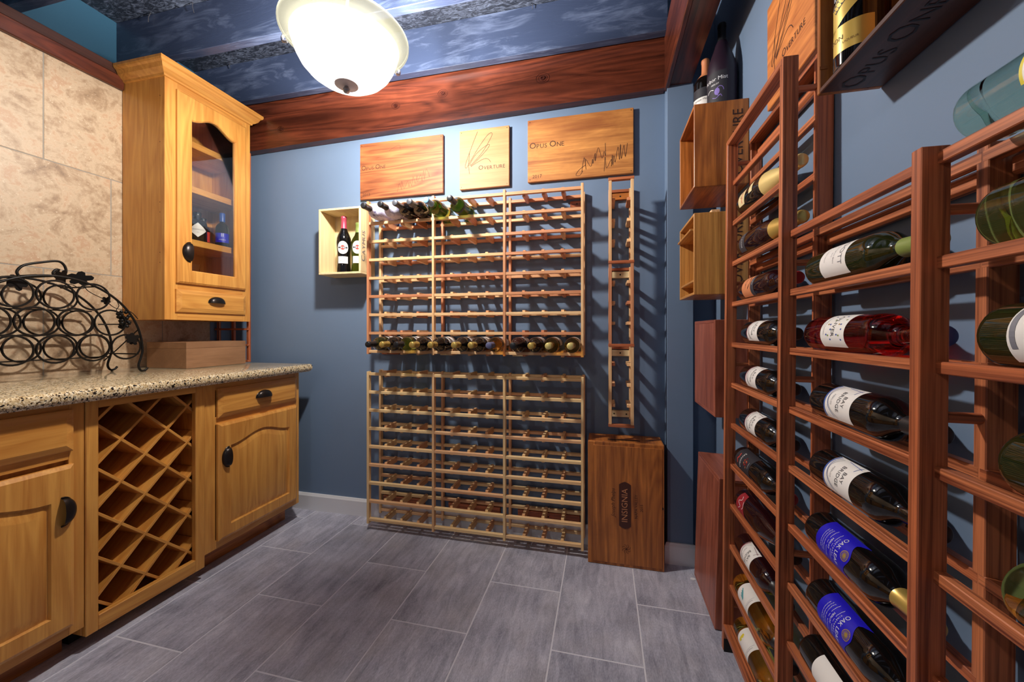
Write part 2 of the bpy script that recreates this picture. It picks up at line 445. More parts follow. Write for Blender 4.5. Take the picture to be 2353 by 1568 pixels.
ce = struct('ceiling', bx(-2.7, XR + .15, YN - .12, YB + .12, ZC, ZC + .06), 'ceil')
jm = bx(-1.425, 1.425, 0, .045, -.24, 0, .002).mesh('joist', M['joist'])
jy = 1.94
while jy > YN:
    link('joist', jm, ce, (-1.13, jy, ZC)); jy -= .405
for (x, y, dx, ln) in ((-2.26, 1.93, .01, .035), (-.35, 1.932, 0, .03), (-2.3, 1.527, -.01, .05), (-2.02, 1.527, .015, .06), (-1.62, 1.85, .03, .05)):
    part('nail', MB().tube([(x, y, ZC), (x + dx * .5, y - .006, ZC - ln * .5), (x + dx, y - .004, ZC - ln)], .0018, 5), 'nickel', ce)
# trims: fascia over the back wall (slightly out of level), side beam, left wall cap
t1 = struct('trim_1', MB().add([(x, y, z) for (x, zb) in ((-2.4, 2.243), (.29, 2.294)) for y in (2.002, 2.05) for z in (zb, 2.60)],
            [(0, 1, 3, 2), (4, 6, 7, 5), (0, 4, 5, 1), (2, 3, 7, 6), (0, 2, 6, 4), (1, 5, 7, 3)]), 'fascia_x')
M['knot'] = plain('dark_knot', sr(58, 20, 10), .4)
for kx, kz, kr in ((-1.16, 2.40, .016), (-.87, 2.43, .018), (-.31, 2.43, .022), (-1.95, 2.36, .014)):
    mb = MB()
    for q_ in range(3): mb.tube([(kx + kr * (.35 + .45 * q_) * 1.3 * math.cos(R(20 * k)), 2.0016, kz + kr * (.35 + .45 * q_) * math.sin(R(20 * k))) for k in range(18)], .0013 if q_ else .005, 5, True)
    part('knot', mb, 'knot', t1, 60)
t2 = struct('trim_2', bx(.288, .306, YN, 2.0, 2.272, 2.56, .002), 'fascia_y')
struct('trim_3', bx(.307, .404, YN, 1.972, 2.281, 2.30, .002), 'fascia_y')
struct('trim_4', bx(XL, XL + .019, YN, 1.464, 2.336, 2.402, .003), 'fascia_y')
struct('trim_5', bx(-2.54, XL + .016, YN, 1.464, 2.4025, 2.450, .003), 'plank_y')
def baseboard(name, x0, x1, yf, ends=(0, 0)):
    mb = MB(); prof = [(0, 0), (0, .082), (-.0, .086), (.004, .093), (.007, .1), (.015, .1), (.015, 0)]
    vs = [(x0 + (p[0] if ends[0] else 0), yf + p[0], p[1]) for p in prof] + [(x1 - (p[0] if ends[1] else 0), yf + p[0], p[1]) for p in prof]
    n = len(prof); fs = [tuple(range(n)), tuple(reversed(range(n, 2 * n)))] + [(i, i + n, (i + 1) % n + n, (i + 1) % n) for i in range(n)]
    struct(name, mb.add(vs, fs), 'white')
baseboard('baseboard_back', -1.90, .281, 2.0395)
baseboard('baseboard_pilaster', .283, .427, 1.958, (1, 1))

# ------------------------------------------------------------------ lamps
def bowl_lamp(x, y, zr, strength, label):
    t = thing('bowl_lamp', label, 'ceiling lamp', (x, y, zr), None, 'alabaster bowl lamps')
    pr = [(.2385, .0), (.2385, -.007), (.232, -.012), (.214, -.018), (.2, -.03), (.193, -.055), (.183, -.085), (.167, -.115), (.143, -.142), (.112, -.164), (.078, -.179), (.04, -.187)]
    pb = pr[4:]; inb = [(r - .005, z + .0045) for r, z in reversed(pb)]
    part('glass_bowl', MB().lathe(pb + inb + [pb[0]], 56), 'bowl', t, 50)
    pf = pr[:5]; inf = [(r - .004, z + .005) for r, z in reversed(pf)]
    part('glass_rim', MB().lathe(pf + inf + [pf[0]], 56), 'bowlrim', t, 50)
    part('bottom_cap', MB().lathe([(0, -.180), (.03, -.183), (.044, -.186), (.044, -.189), (.03, -.193), (0, -.194)], 32), 'satin', t, 40)
    part('finial', MB().lathe([(0, -.193), (.008, -.194), (.008, -.199), (.013, -.203), (.0145, -.209), (.011, -.216), (0, -.219)], 20), 'nickel', t, 40)
    part('stem', MB().tube([(0, 0, -.181), (0, 0, .2), (0, 0, ZC - zr - .02)], .006, 8), 'nickel', t, 60)
    part('canopy', MB().lathe([(0, ZC - zr - .03), (.03, ZC - zr - .028), (.06, ZC - zr - .012), (.064, ZC - zr), (0, ZC - zr)], 28), 'nickel', t, 40)
    for k in range(3):
        a = R(190 + 120 * k); ca, sa = math.cos(a), math.sin(a)
        P = smooth_line([(.02 * ca, .02 * sa, .11), (.12 * ca, .12 * sa, .085), (.2 * ca, .2 * sa, .04), (.24 * ca, .24 * sa, .03), (.262 * ca, .262 * sa, .018), (.26 * ca, .26 * sa, -.002), (.243 * ca, .243 * sa, -.004)], 4)
        part('arm', MB().tube(P, .006, 6), 'nickel', t, 60)
    part('bulb', MB().sphere((0, 0, -.055), .038, 16, 10), emit('bulb_glow', (1, .978, .955, 1), strength), t, 60)
    return t
bowl_lamp(-.99, 1.337, 2.27, BULB, 'alabaster glass bowl ceiling lamp glowing below the dark joists')
bowl_lamp(-.95, -.70, 2.27, FILL_BULB, 'alabaster glass bowl ceiling lamp added out of view for fill light')  # unseen copy of the lamp, added to brighten the room

# ================================================================== CABINETS ON THE LEFT
def arch_loop(u0, u1, v0, vs, h, d=0, n=14):
    """outline: bottom edge, right side, arched top back to the left; d = inset"""
    u0 += d; u1 -= d; v0 += d; vs -= d
    P = [(u0, v0), (u1, v0)]
    for k in range(n + 1):
        s_ = 1 - 2 * k / n
        P.append(((u0 + u1) / 2 + s_ * (u1 - u0) / 2, vs + h * .5 * (1 + math.cos(math.pi * s_))))
    return P
def rect_loop(u0, u1, v0, v1, n=14, d=0):
    u0 += d; u1 -= d; v0 += d; v1 -= d
    P = [(u0, v0), (u1, v0)]
    for k in range(n + 1):
        s_ = 1 - 2 * k / n; P.append(((u0 + u1) / 2 + s_ * (u1 - u0) / 2, v1))
    return P
def door_mb(u0, u1, v0, v1, th, st=.058, h=.04, vs=None, glass=False):
    """arched door; local x out of the face"""
    vs = vs or v1 - .11
    q = lambda L, x: [(x, u, v) for u, v in L]
    A = (u0 + st, u1 - st, v0 + st, vs, h)
    mb = MB()
    if glass:
        L = [q(rect_loop(u0, u1, v0, v1), 0), q(rect_loop(u0, u1, v0, v1), th - .007), q(rect_loop(u0, u1, v0, v1, d=.009), th), q(arch_loop(*A), th), q(arch_loop(*A, d=.005), th - .006), q(arch_loop(*A, d=.005), 0)]
        L.append(L[0]); mb.loops(L, False, False)
    else:
        L = [q(rect_loop(u0, u1, v0, v1), 0), q(rect_loop(u0, u1, v0, v1), th - .007), q(rect_loop(u0, u1, v0, v1, d=.012), th), q(arch_loop(*A), th),
             q(arch_loop(*A, d=.004), th - .009), q(arch_loop(*A, d=.010), th - .010)]
        mb.loops(L, True, True)
    return mb
def panel_mb(u0, u1, v0, v1, th, st=.058, h=.04, vs=None):
    vs = vs or v1 - .11; A = (u0 + st, u1 - st, v0 + st, vs, h); q = lambda L, x: [(x, u, v) for u, v in L]
    return MB().loops([q(arch_loop(*A, d=.007), th - .0095), q(arch_loop(*A, d=.012), th - .008), q(arch_loop(*A, d=.034), th - .002), q(arch_loop(*A, d=.036), th - .0015)], False, True)
def drawer_mb(u0, u1, v0, v1, th):
    q = lambda d, x: [(x, u, v) for u, v in ((u0 + d, v0 + d), (u1 - d, v0 + d), (u1 - d, v1 - d), (u0 + d, v1 - d))]
    return MB().loops([q(0, 0), q(0, th - .009), q(.004, th - .007), q(.022, th), q(.024, th)], True, True)
def cup_pull(parent, x, y, z, rot=0, wd=.088, hh=.03, pj=.024):
    """rot about X: 0 = open below"""
    mb = MB(); nu, nv = 14, 6; vs = []
    for i in range(nu + 1):
        u = math.pi * i / nu
        for j in range(nv + 1):
            v = math.pi / 2 * j / nv
            s_ = math.sin(u) ** .75 if 0 < i < nu else 0
            vs.append((.001 + pj * s_ * math.cos(v) ** .8 if j < nv else .001, wd / 2 * math.cos(u), -hh * .35 + hh * 1.2 * s_ * math.sin(v)))
    fs = [(i * (nv + 1) + j, (i + 1) * (nv + 1) + j, (i + 1) * (nv + 1) + j + 1, i * (nv + 1) + j + 1) for i in range(nu) for j in range(nv)]
    mb.add(vs, fs)
    rim_ = [(.002, (wd / 2 + .003) * math.cos(math.pi * i / 16), -hh * .35 + (hh * .85 + .004) * math.sin(math.pi * i / 16) ** .75) for i in range(17)]
    mb.tube(rim_, .0028, 5)
    o = part('handle', mb, 'bronze', parent, 50, 'dark bronze cup pull')
    o.location = (x, y, z); o.rotation_euler = (rot, 0, 0); return o
XF = -1.74
def base_cab(name, label, y0, y1, z0, dr, do, hand_y, hrot, cup_y):
    """box with face frame, one drawer over one arched door; dr/do = (y0,y1,z0,z1)"""
    t = thing(name, label, 'cabinet', ((XL + XF) / 2, (y0 + y1) / 2, 0), None, 'base cabinets'); L = Loc(t); l = t.location
    L.box('body', 'oak_z', XL + .003, XF - .019, y0, y1, z0, .869)
    L.box('stile', 'oak_z', XF - .019, XF, y0, y0 + .05, z0, .868, .001); L.box('stile', 'oak_z', XF - .019, XF, y1 - .04, y1, z0, .868, .001)
    L.box('rail', 'oak_y', XF - .019, XF, y0 + .05, y1 - .04, .835, .868, .001); L.box('rail', 'oak_y', XF - .019, XF, y0 + .05, y1 - .04, dr[2] - .03, dr[2] + .005, .001)
    L.box('rail', 'oak_y', XF - .019, XF, y0 + .05, y1 - .04, z0, z0 + .04, .001)
    L.box('toe_kick', 'stain_y', XL + .02, XF - .085, y0 + .005, y1 - .012, 0, z0, .001)
    f = lambda b: (b[0] - l.y, b[1] - l.y, b[2] - l.z, b[3] - l.z)
    d = part('drawer', drawer_mb(*f(dr), .019), 'oak_y', t); d.location = (XF - l.x, 0, 0)
    cup_pull(d, .019, cup_y - l.y, (dr[2] + dr[3]) / 2 + .004)
    d = part('door', door_mb(*f(do), .019), 'oak_z', t, 30); d.location = (XF - l.x, 0, 0)
    part('raised_panel', panel_mb(*f(do), .019), 'oak_z', d, 30)
    cup_pull(d, .019, hand_y - l.y, .517, hrot)
    return t
base_cab('base_cabinet', 'honey oak base cabinet with drawer and arched door next to the blue back wall', 1.367, 1.918, .1016, (1.42, 1.89, .705, .842), (1.42, 1.888, .137, .678), 1.457, R(90), 1.66)
base_cab('base_cabinet', 'honey oak base cabinet cut by the left picture edge, left of the lattice wine cabinet', .33, .955, .09, (.40, .922, .709, .847), (.40, .922, .124, .665), .897, R(-90), .66)
t = thing('wine_lattice_cabinet', 'honey oak cabinet with diagonal lattice for bottles between the two base cabinets', 'cabinet', ((XL + XF) / 2, 1.157, 0)); L = Loc(t); l = t.location
Y0, Y1, Z0, Z1 = .957, 1.3655, .052, .868
L.box('side_panel', 'oak_z', XL + .003, XF - .019, Y0, Y0 + .016, Z0, Z1); L.box('side_panel', 'oak_z', XL + .003, XF - .019, Y1 - .016, Y1, Z0, Z1)
L.box('back_panel', 'oak_z', -2.12, -2.11, Y0 + .016, Y1 - .016, Z0, Z1); L.box('bottom_panel', 'oak_y', -2.11, XF - .019, Y0 + .016, Y1 - .016, Z0, Z0 + .02); L.box('top_panel', 'oak_y', -2.11, XF - .019, Y0 + .016, Y1 - .016, Z1 - .012, Z1)
L.box('stile', 'oak_z', XF - .019, XF + .004, Y0, .992, Z0, Z1, .002); L.box('stile', 'oak_z', XF - .019, XF + .004, 1.326, Y1, Z0, Z1, .002)
L.box('rail', 'oak_y', XF - .019, XF + .004, .992, 1.326, .838, Z1, .002); L.box('rail', 'oak_y', XF - .019, XF + .004, .992, 1.326, Z0, .105, .002)
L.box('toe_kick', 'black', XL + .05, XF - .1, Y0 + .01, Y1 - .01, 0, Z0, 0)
ya, yb, za, zb = Y0 + .017, Y1 - .017, Z0 + .021, Z1 - .013
def lattice(sl, c):
    pts = []
    for yy in (ya, yb):
        zz = sl * yy + c
        if za - 1e-6 <= zz <= zb + 1e-6: pts.append((yy, zz))
    for zz in (za, zb):
        yy = (zz - c) / sl
        if ya < yy < yb: pts.append((yy, zz))
    if len(pts) < 2: return
    pts.sort(); (p0, q0), (p1, q1) = pts[0], pts[-1]
    ln = math.hypot(p1 - p0, q1 - q0)
    if ln < .03: return
    cy, cz = (p0 + p1) / 2, (q0 + q1) / 2
    o = part('lattice_board', bx(-.355, 0, -ln / 2, ln / 2, -.0048, .0048, .001), 'oak_y' if True else '', t)
    o.location = (XF - .021 - l.x - (.0006 if sl < 0 else 0), cy - l.y, cz - l.z); o.rotation_euler = (math.atan2(q1 - q0, p1 - p0), 0, 0)
for k in range(-6, 7):
    lattice(1, .782 - 1.152 + .158 * k); lattice(-1, .782 + 1.152 + .158 * k)
# worktop
t = thing('countertop', 'speckled beige granite countertop over the oak base cabinets', 'countertop', (-2.05, 1.1, .87))
q = lambda x0, x1, y0, y1, z: [(x0, y0, z), (x1, y0, z), (x1, y1, z), (x0, y1, z)]
o_ = [(-2.398, -1.690, .30, 1.945, .8705, .012), (-2.398, -1.681, .30, 1.953, .881, .004), (-2.398, -1.679, .30, 1.955, .888, 0), (-2.398, -1.679, .30, 1.955, .904, 0), (-2.398, -1.683, .30, 1.951, .911, .0), (-2.398, -1.690, .30, 1.945, .914, 0)]
part('slab', MB().loops([[(x - t.location.x, y - t.location.y, z - .87) for x, y, z in q(*e[:5])] for e in o_]), 'granite', t, 45)
# ------------------------------------------------------------------ upper cabinet
XU = -2.115
t = thing('upper_cabinet', 'tall honey oak wall cabinet with glass arched door and crown moulding', 'cabinet', (-2.26, 1.703, 1.165)); L = Loc(t); l = t.location
Y0, Y1, Z0, Z1 = 1.465, 1.940, 1.165, 2.385
L.box('side_panel', 'oak_z', XL + .003, XU - .019, Y0, Y0 + .014, Z0, Z1, .001); L.box('side_panel', 'oak_z', XL + .003, XU - .019, Y1 - .014, Y1, Z0, Z1, .001)
L.box('back_panel', 'oak_z', XL + .003, XL + .010, Y0 + .014, Y1 - .014, Z0, Z1, .001)
L.box('top_panel', 'oak_y', XL + .010, XU - .019, Y0 + .014, Y1 - .014, Z1 - .014, Z1, .001); L.box('bottom_panel', 'oak_y', XL + .010, XU - .019, Y0 + .014, Y1 - .014, Z0 + .01, Z0 + .024, .001)
L.box('deck_panel', 'oak_y', XL + .010, XU - .019, Y0 + .014, Y1 - .014, 1.405, 1.425, .001)
for z in (2.092, 1.852, 1.567): L.box('shelf', 'oak_y', XL + .011, XU - .03, Y0 + .015, Y1 - .015, z, z + .034, .001)
L.box('stile', 'oak_z', XU - .019, XU, Y0, Y0 + .06, Z0, Z1, .001); L.box('stile', 'oak_z', XU - .019, XU, Y1 - .05, Y1, Z0, Z1, .001)
L.box('rail', 'oak_y', XU - .019, XU, Y0 + .06, Y1 - .05, 2.325, Z1, .001); L.box('rail', 'oak_y', XU - .019, XU, Y0 + .06, Y1 - .05, 1.318, 1.366, .001); L.box('rail', 'oak_y', XU - .019, XU, Y0 + .06, Y1 - .05, Z0, 1.212, .001)
do = (1.515 - l.y, 1.901 - l.y, 1.354 - l.z, 2.337 - l.z)
d = part('door', door_mb(*do, .019, .066, .048, 2.215 - l.z, True), 'oak_z', t, 30); d.location = (XU - l.x, 0, 0)
A = (do[0] + .062, do[1] - .062, do[2] + .062, 2.219 - l.z, .048)
part('glass_pane', MB().loops([[(.006, u, v) for u, v in arch_loop(*A)], [(.009, u, v) for u, v in arch_loop(*A)]]), 'pane', d)
cup_pull(d, .019, 1.562 - l.y, 1.518 - l.z, R(90), .095, .034)
d = part('drawer', drawer_mb(1.512 - l.y, 1.901 - l.y, 1.206 - l.z, 1.322 - l.z, .019), 'oak_y', t); d.location = (XU - l.x, 0, 0)
cup_pull(d, .019, 1.715 - l.y, 1.272 - l.z)
# crown: profile swept along near side, front, far side
cp = [(0, 2.372), (.008, 2.374), (.010, 2.383), (.018, 2.388), (.030, 2.400), (.038, 2.418), (.046, 2.424), (.050, 2.432), (.050, 2.444), (0, 2.444)]
mb = MB(); path = [(XL + .02, Y0, 0, -1), (XU, Y0, 1, -1), (XU, Y1, 1, 1), (XL + .02, Y1, 0, 1)]
mb.loops([[(px + a * dx - l.x, py + a * dy - l.y, z - l.z) for a, z in cp] for px, py, dx, dy in path])
part('crown_moulding', mb, 'oak_y', t)
for z in (1.45, 1.5, 1.7, 1.75, 2.05, 2.28):
    part('pin_hole', MB().lathe([(0, -.0005), (.0022, -.0005), (.0022, .0004), (0, .0004)], 8, Matrix.Translation((XU - .03 - l.x, Y0 - l.y, z - l.z)) @ Matrix.Rotation(R(90), 4, 'X')), 'screw', t)

# ================================================================== BOTTLES
def prof_bord(Rr, Ln):
    k = Ln / .30; j = Rr / .0375
    body = [(0, .018), (.018, .011), (.030, 0), (.0345, .0008), (.0367, .004), (.0375, .010), (.0375, .185), (.0366, .195), (.0325, .208), (.0245, .220), (.018, .230)]
    neck = [(.0150, .240), (.0140, .262), (.0140, .284), (.0152, .286), (.0152, .296), (.0138, .300), (0, .300)]
    return [(r * j, z * k) for r, z in body] + [(r, z * k) for r, z in neck]
def prof_burg(Rr, Ln):
    k = Ln / .30; j = Rr / .04
    body = [(0, .02), (.018, .012), (.032, 0), (.037, .001), (.0394, .004), (.04, .010), (.04, .135), (.039, .150), (.0355, .170), (.029, .193), (.0225, .213), (.0178, .230)]
    neck = [(.0152, .245), (.0143, .262), (.0142, .284), (.0156, .286), (.0156, .296), (.014, .300), (0, .300)]
    return [(r * j, z * k) for r, z in body] + [(r, z * k) for r, z in neck]
def cap_prof(pr, Ln, frac):
    z0 = Ln * (1 - frac); out = []
    def rad(z):
        for (r0, a), (r1, b) in zip(pr[5:], pr[6:]):
            if a <= z <= b and b > a: return r0 + (r1 - r0) * (z - a) / (b - a)
        return pr[-2][0]
    out.append((rad(z0), z0)); out.append((rad(z0) + .0008, z0))
    for r, z in pr[6:-2]:
        if z > z0 + .002: out.append((r + .0008, z))
    out += [(pr[-2][0] + .0004, Ln + .0002), (pr[-2][0] - .001, Ln + .0012), (0, Ln + .0012)]
    return out
def patch(r, z0, z1, ha, n=18, c=0.0, m=4):
    """curved paper; z1/z0 numbers or fn of -1..1"""
    vs = []; fs = []
    for i in range(n + 1):
        s_ = -1 + 2 * i / n; a = c + ha * s_
        lo = z0(s_) if callable(z0) else z0; hi = z1(s_) if callable(z1) else z1
        for j in range(m + 1): vs.append((r * math.cos(a), r * math.sin(a), lo + (hi - lo) * j / m))
    for i in range(n):
        for j in range(m):
            fs.append((i * (m + 1) + j, (i + 1) * (m + 1) + j, (i + 1) * (m + 1) + j + 1, i * (m + 1) + j + 1))
    return MB().add(vs, fs)
def wrap(r, u0=0.0, v0=0.0, rot=0):
    def fn(u, v):
        if rot: u, v = -v * rot, u * rot
        a = (u + u0) / r
        return (r * math.cos(a), r * math.sin(a), v + v0)
    return fn
NB = [0]
def bottle(label, loc, rot, kind='bord', Rr=.0375, Ln=.30, glass='gblack', cap=None, capf=.24, labels=(), group=None, name='wine_bottle', seg=32, profile=None):
    """labels: list of dicts z0,z1,ha,mat, c(entre angle), texts=[(txt,size,v,mat,u,rot)], art=[(kind...)]"""
    t = thing(name, label, 'bottle', loc, rot, group)
    pr = profile or (prof_burg if kind == 'burg' else prof_bord)(Rr, Ln)
    part('glass', MB().lathe(pr, seg), glass, t, 40)
    if cap: part('capsule', MB().lathe(cap_prof(pr, Ln, capf), 24), cap, t, 40)
    for lb in labels:
        rr = lb.get('r', Rr) + .0004 * lb.get('lift', 1)
        p = part('label', patch(rr, lb['z0'], lb['z1'], lb['ha'], c=lb.get('c', 0.0)), lb['mat'], t, 60, fix=False)
        by = {}
        for tx in lb.get('texts', ()):
            txt, size, v, mt = tx[:4]; u = tx[4] if len(tx) > 4 else 0; rt = tx[5] if len(tx) > 5 else 0
            by.setdefault(mt, MB()); flat(by[mt], text2d(txt, size), wrap(rr + .0004, u + lb.get('c', 0) * rr, v, rt))
        for ln in lb.get('lines', ()):
            pts, wd, mt = ln
            by.setdefault(mt, MB()); flat(by[mt], ribbon2d(pts, wd), wrap(rr + .0003, lb.get('c', 0) * rr, 0))
        for bl in lb.get('blobs', ()):
            (u, v), (ru, rv), mt, n = bl
            by.setdefault(mt, MB())
            P = [(u, v)] + [(u + ru * math.cos(2 * math.pi * k / n), v + rv * math.sin(2 * math.pi * k / n)) for k in range(n)]
            flat(by[mt], (P, [(0, 1 + k, 1 + (k + 1) % n) for k in range(n)]), wrap(rr + .00025, lb.get('c', 0) * rr, 0))
        for mt, mb in by.items(): part('lettering', mb, mt, p, fix=False)
    return t
def frame(z, x):
    z = Vector(z).normalized(); x = Vector(x); x = (x - z * x.dot(z)).normalized(); y = z.cross(x)
    return Matrix((x, y, z)).transposed()

# ------------------------------------------------------------------ right-hand display rack
PITCH, ZREF, LEAN = .1393, 1.070, .0084
root = thing('display_wine_rack', 'tall stepped redwood display wine rack along the right wall holding bottles lengthwise', 'wine rack', (.41 - .9 * LEAN, 1.0, 0), (0, LEAN, 0))
XFp = .41
def rk(name, mat, x0, x1, y0, y1, z0, z1, b=.0012):
    return part(name, bx(x0 - XFp, x1 - XFp, y0 - 1.0, y1 - 1.0, z0, z1, b), mat, root)
posts = [(1.470, 1.766), (1.047, 1.766), (.6295, 1.357), (.2095, 1.357)]
for yn, zt in posts:
    rk('front_post', 'redw_z', .41, .443, yn, yn + .018, .004, zt)
    rk('rear_post', 'redw_z', .482, .5155, yn, yn + .018, .004, zt)
    for zd in (1.688, 1.273, .995, .578, .16):
        if zd < zt: part('dowel', MB().tube([(.443 - XFp, yn + .009 - 1, zd), (.483 - XFp, yn + .009 - 1, zd)], .0075, 10), 'redw_x', root, 50)
rk('foot_block', 'black', .412, .442, 1.469, 1.4705, .0, .045, 0)
ZR = lambda n: ZREF + PITCH * n
for (ya, yb, top) in ((1.056, 1.479, 5), (.6385, 1.056, 2), (.2185, .6385, 2)):
    for n in range(top, -8, -1):
        z = ZR(n)
        full = n == -7 or (top == 5 and n == 5)
        if full:
            rk('rail', 'redw_y', .4095, .443, ya, yb, z - .0162, z)
            rk('rail', 'redw_y', .482, .5155, ya, yb, z - .0162, z)
        else:
            rk('rail', 'redw_y', .428, .4432, ya + .0004 * (n % 2), yb, z - .0162, z)
            rk('rail', 'redw_y', .4818, .497, ya + .0004 * (n % 2), yb, z - .0162, z)
    zc = [1.322] + ([1.715] if top == 5 else [])
    for z in zc: rk('wall_cleat', 'redw_y', .500, .5155, ya + .02, yb - .012, z - .013, z + .013, .004)
# bottles in it
PHI = R(24)
Rlab = frame((0, -1, 0), (-math.cos(PHI), 0, math.sin(PHI)))
def lying(n, yb, label, roll=0, **kw):
    Rr = kw.get('Rr', .0375)
    z = ZR(n) + math.sqrt(Rr * Rr - .0195 ** 2) + .0008
    rot = Rlab @ Matrix.Rotation(roll, 3, 'Z')
    return bottle(label, (.4625 + (z - .9) * LEAN, yb, z), rot, group='bottles in the display rack', **kw)
def bay_bridge(bl, kind, sub):
    ink = 'maroon' if kind == 'red' else 'blueink'
    return [dict(z0=.06, z1=.142, ha=1.05, mat='paper', texts=[('BAY', .013, .118, 'ink'), ('BRIDGE', .013, .1035, 'ink'), (sub, .0062, .083, 'greyink')],
                 lines=[([(-.038, .064), (-.02, .0625), (0, .062), (.02, .0625), (.038, .064)], .0035, ink), ([(-.036, .072), (-.015, .068), (.012, .074), (.034, .09)], .0012, ink),
                        ([(-.034, .08), (-.01, .071), (.014, .078), (.036, .1)], .0009, 'greyink'), ([(-.036, .092), (-.031, .135)], .0012, ink), ([(-.037, .13), (-.02, .128)], .0012, ink)])]
def oak_leaf():
    top = lambda s_: .128 + .016 * math.exp(-(s_ / .42) ** 2) + .018 * max(0, abs(s_) - .72) / .28
    rays = [([(.0, .141), (.009 * math.cos(a), .141 + .009 * math.sin(a))], .0009, 'gold') for a in [R(20 * k) for k in range(18)]]
    ring = [([(.0095 * math.cos(R(30 * k)), .141 + .0095 * math.sin(R(30 * k))) for k in range(13)], .0012, 'gold')]
    return [dict(z0=.052, z1=lambda s_: top(s_) + .012, ha=1.12, mat='royal',
                 texts=[('OAK LEAF', .0125, .119, 'whiteink'), ('V I N E Y A R D S', .005, .109, 'whiteink'), ('MERLOT', .0062, .096, 'whiteink'), ('Deep garnet in color with aromas', .0034, .082, 'whiteink'), ('of ripe cherries and plum that are', .0034, .0765, 'whiteink'), ('soft and smooth on the finish', .0034, .071, 'whiteink')],
                 lines=[([(-.028, .103), (.028, .103)], .0006, 'whiteink'), ([(-.028, .089), (.028, .089)], .0006, 'whiteink')] + rays + ring)]
lb_gott = [dict(z0=.065, z1=.150, ha=1.15, mat='paper', texts=[('GOTT', .017, .132, 'greyink'), ('Sauvignon Blanc', .006, .112, 'greyink', 0), ('2019', .005, .103, 'greyink'), ('NAPA VALLEY', .004, .082, 'greyink')])]
berries = [((u * .011 - .022 + .004 * ((i * 7) % 3), .126 + .006 * ((i * 5) % 3)), (.0026, .0036), m, 6) for i, (u, m) in enumerate([(0, 'blueink'), (.6, 'greencap'), (1.2, 'blueink'), (1.9, 'gold'), (2.5, 'blueink'), (3.2, 'greencap'), (3.8, 'blueink'), (4.3, 'blueink')])]
berries = [((p[0][0], p[0][1] + .001), (.0019, .0026), p[2], 5) for p in berries]
berries += [((p[0][0], p[0][1] - .034), p[1], p[2], 6) for p in berries]
lb_oliver = [dict(z0=.072, z1=.150, ha=1.2, mat='paper', texts=[('OLIVER', .0145, .113, 'ink'), ('BLUEBERRY MOSCATO', .004, .083, 'greyink'), ('INDIANA', .0036, .077, 'greyink')], blobs=berries)]
lb_white = lambda art: [dict(z0=.055, z1=.142, ha=1.1, mat='paper', texts=[('WINKING OWL', .0062, .131, 'greyink')], lines=[([(-.03, .124), (0, .126), (.03, .124)], .0006, 'greyink')] + art)]
feather = [([(-.014 + .006 * k, .068 + .004 * k), (-.006 + .004 * k, .084 + .002 * k), (.004 + .002 * k, .098)], .0032, 'tealink') for k in range(4)]
bloom = [([(-.012 + .005 * k, .070), (-.012 + .005 * k, .078 + .003 * (k % 2))], .005, 'yellowink') for k in range(5)]
sang = [((.017 * math.cos(a) * rr, .112 + .016 * math.sin(a) * rr), (.0036, .0036), m, 6) for a, rr, m in [(R(40 * k), .3 + .7 * ((k * 7) % 9) / 9, ('redink', 'orange', 'redlab')[k % 3]) for k in range(27)]]
BAY2 = dict(Ln=.325)
lying(1, .975, 'dark green bottle with cream GOTT label and olive capsule in the display rack', glass='gdgreen', cap='greencap', capf=.2, labels=lb_gott, Ln=.298)
lying(0, .977, 'rose red bottle with white berry label and blue cap in the display rack', roll=R(-6), glass='grose', cap='bluecap', capf=.13, labels=lb_oliver, Ln=.314)
lying(-1, .950, 'merlot bottle with blue arc BAY BRIDGE label, upper of two', glass='gblack', cap='blackcap', capf=.2, labels=bay_bridge(0, 'blue', 'MERLOT'), Ln=.282)
lying(-2, .950, 'merlot bottle with blue arc BAY BRIDGE label, lower of two', glass='gblack', cap='blackcap', capf=.1, labels=bay_bridge(0, 'blue', 'MERLOT'), Ln=.282)
lying(-3, .965, 'black bottle with royal blue OAK LEAF label and gold capsule, upper of the two', glass='gblack', cap='gold', capf=.22, labels=oak_leaf(), Ln=.29)
lying(-4, .958, 'black bottle with royal blue OAK LEAF label, lower of the two', glass='gblack', cap='gold', capf=.2, labels=oak_leaf(), Ln=.29)
lying(-5, .985, 'black bottle with plain white label below the royal blue labelled bottles', glass='gblack', cap='blackcap', labels=[dict(z0=.06, z1=.14, ha=.75, mat='paper')], Ln=.308)
B1 = dict(Ln=.335)
lying(3, 1.418, 'sparkling wine bottle with cream label and pale gold foil, topmost in the display rack', kind='burg', Rr=.042, glass='gblack', cap='lightgold', capf=.46,
      labels=[dict(z0=.028, z1=lambda s_: .085 - .012 * s_ * s_, ha=.85, mat='cream', texts=[('BRUT', .012, .05, 'ink'), ('MARTINI', .010, .066, 'redink')], lines=[([(-.03, .058), (.03, .058)], .004, 'redink')]), dict(z0=.118, z1=.146, ha=.36, mat='cream', c=.1, r=.0425, texts=[('*', .016, .130, 'gold')])], Ln=.345)
lying(2, 1.41, 'dark burgundy bottle with charcoal band and plain gold foil cap in the display rack', kind='burg', Rr=.042, glass='gwine', cap='gold', capf=.36,
      labels=[dict(z0=.03, z1=.075, ha=1.1, mat='charcoal', texts=[('BREAD & BUTTER', .0085, .052, 'whiteink')])], Ln=.345)
lying(1, 1.42, 'dark bottle with orange and charcoal label in the display rack', glass='gwine', cap='redlab', capf=.2, labels=[dict(z0=.055, z1=.125, ha=1.2, mat='orange', texts=[('MALBEC', .009, .085, 'ink')], lines=[([(-.02, .1), (0, .118), (.02, .104)], .003, 'brownink')]), dict(z0=.126, z1=.15, ha=1.2, mat='charcoal', texts=[('RESERVE', .006, .138, 'whiteink')])], **B1)
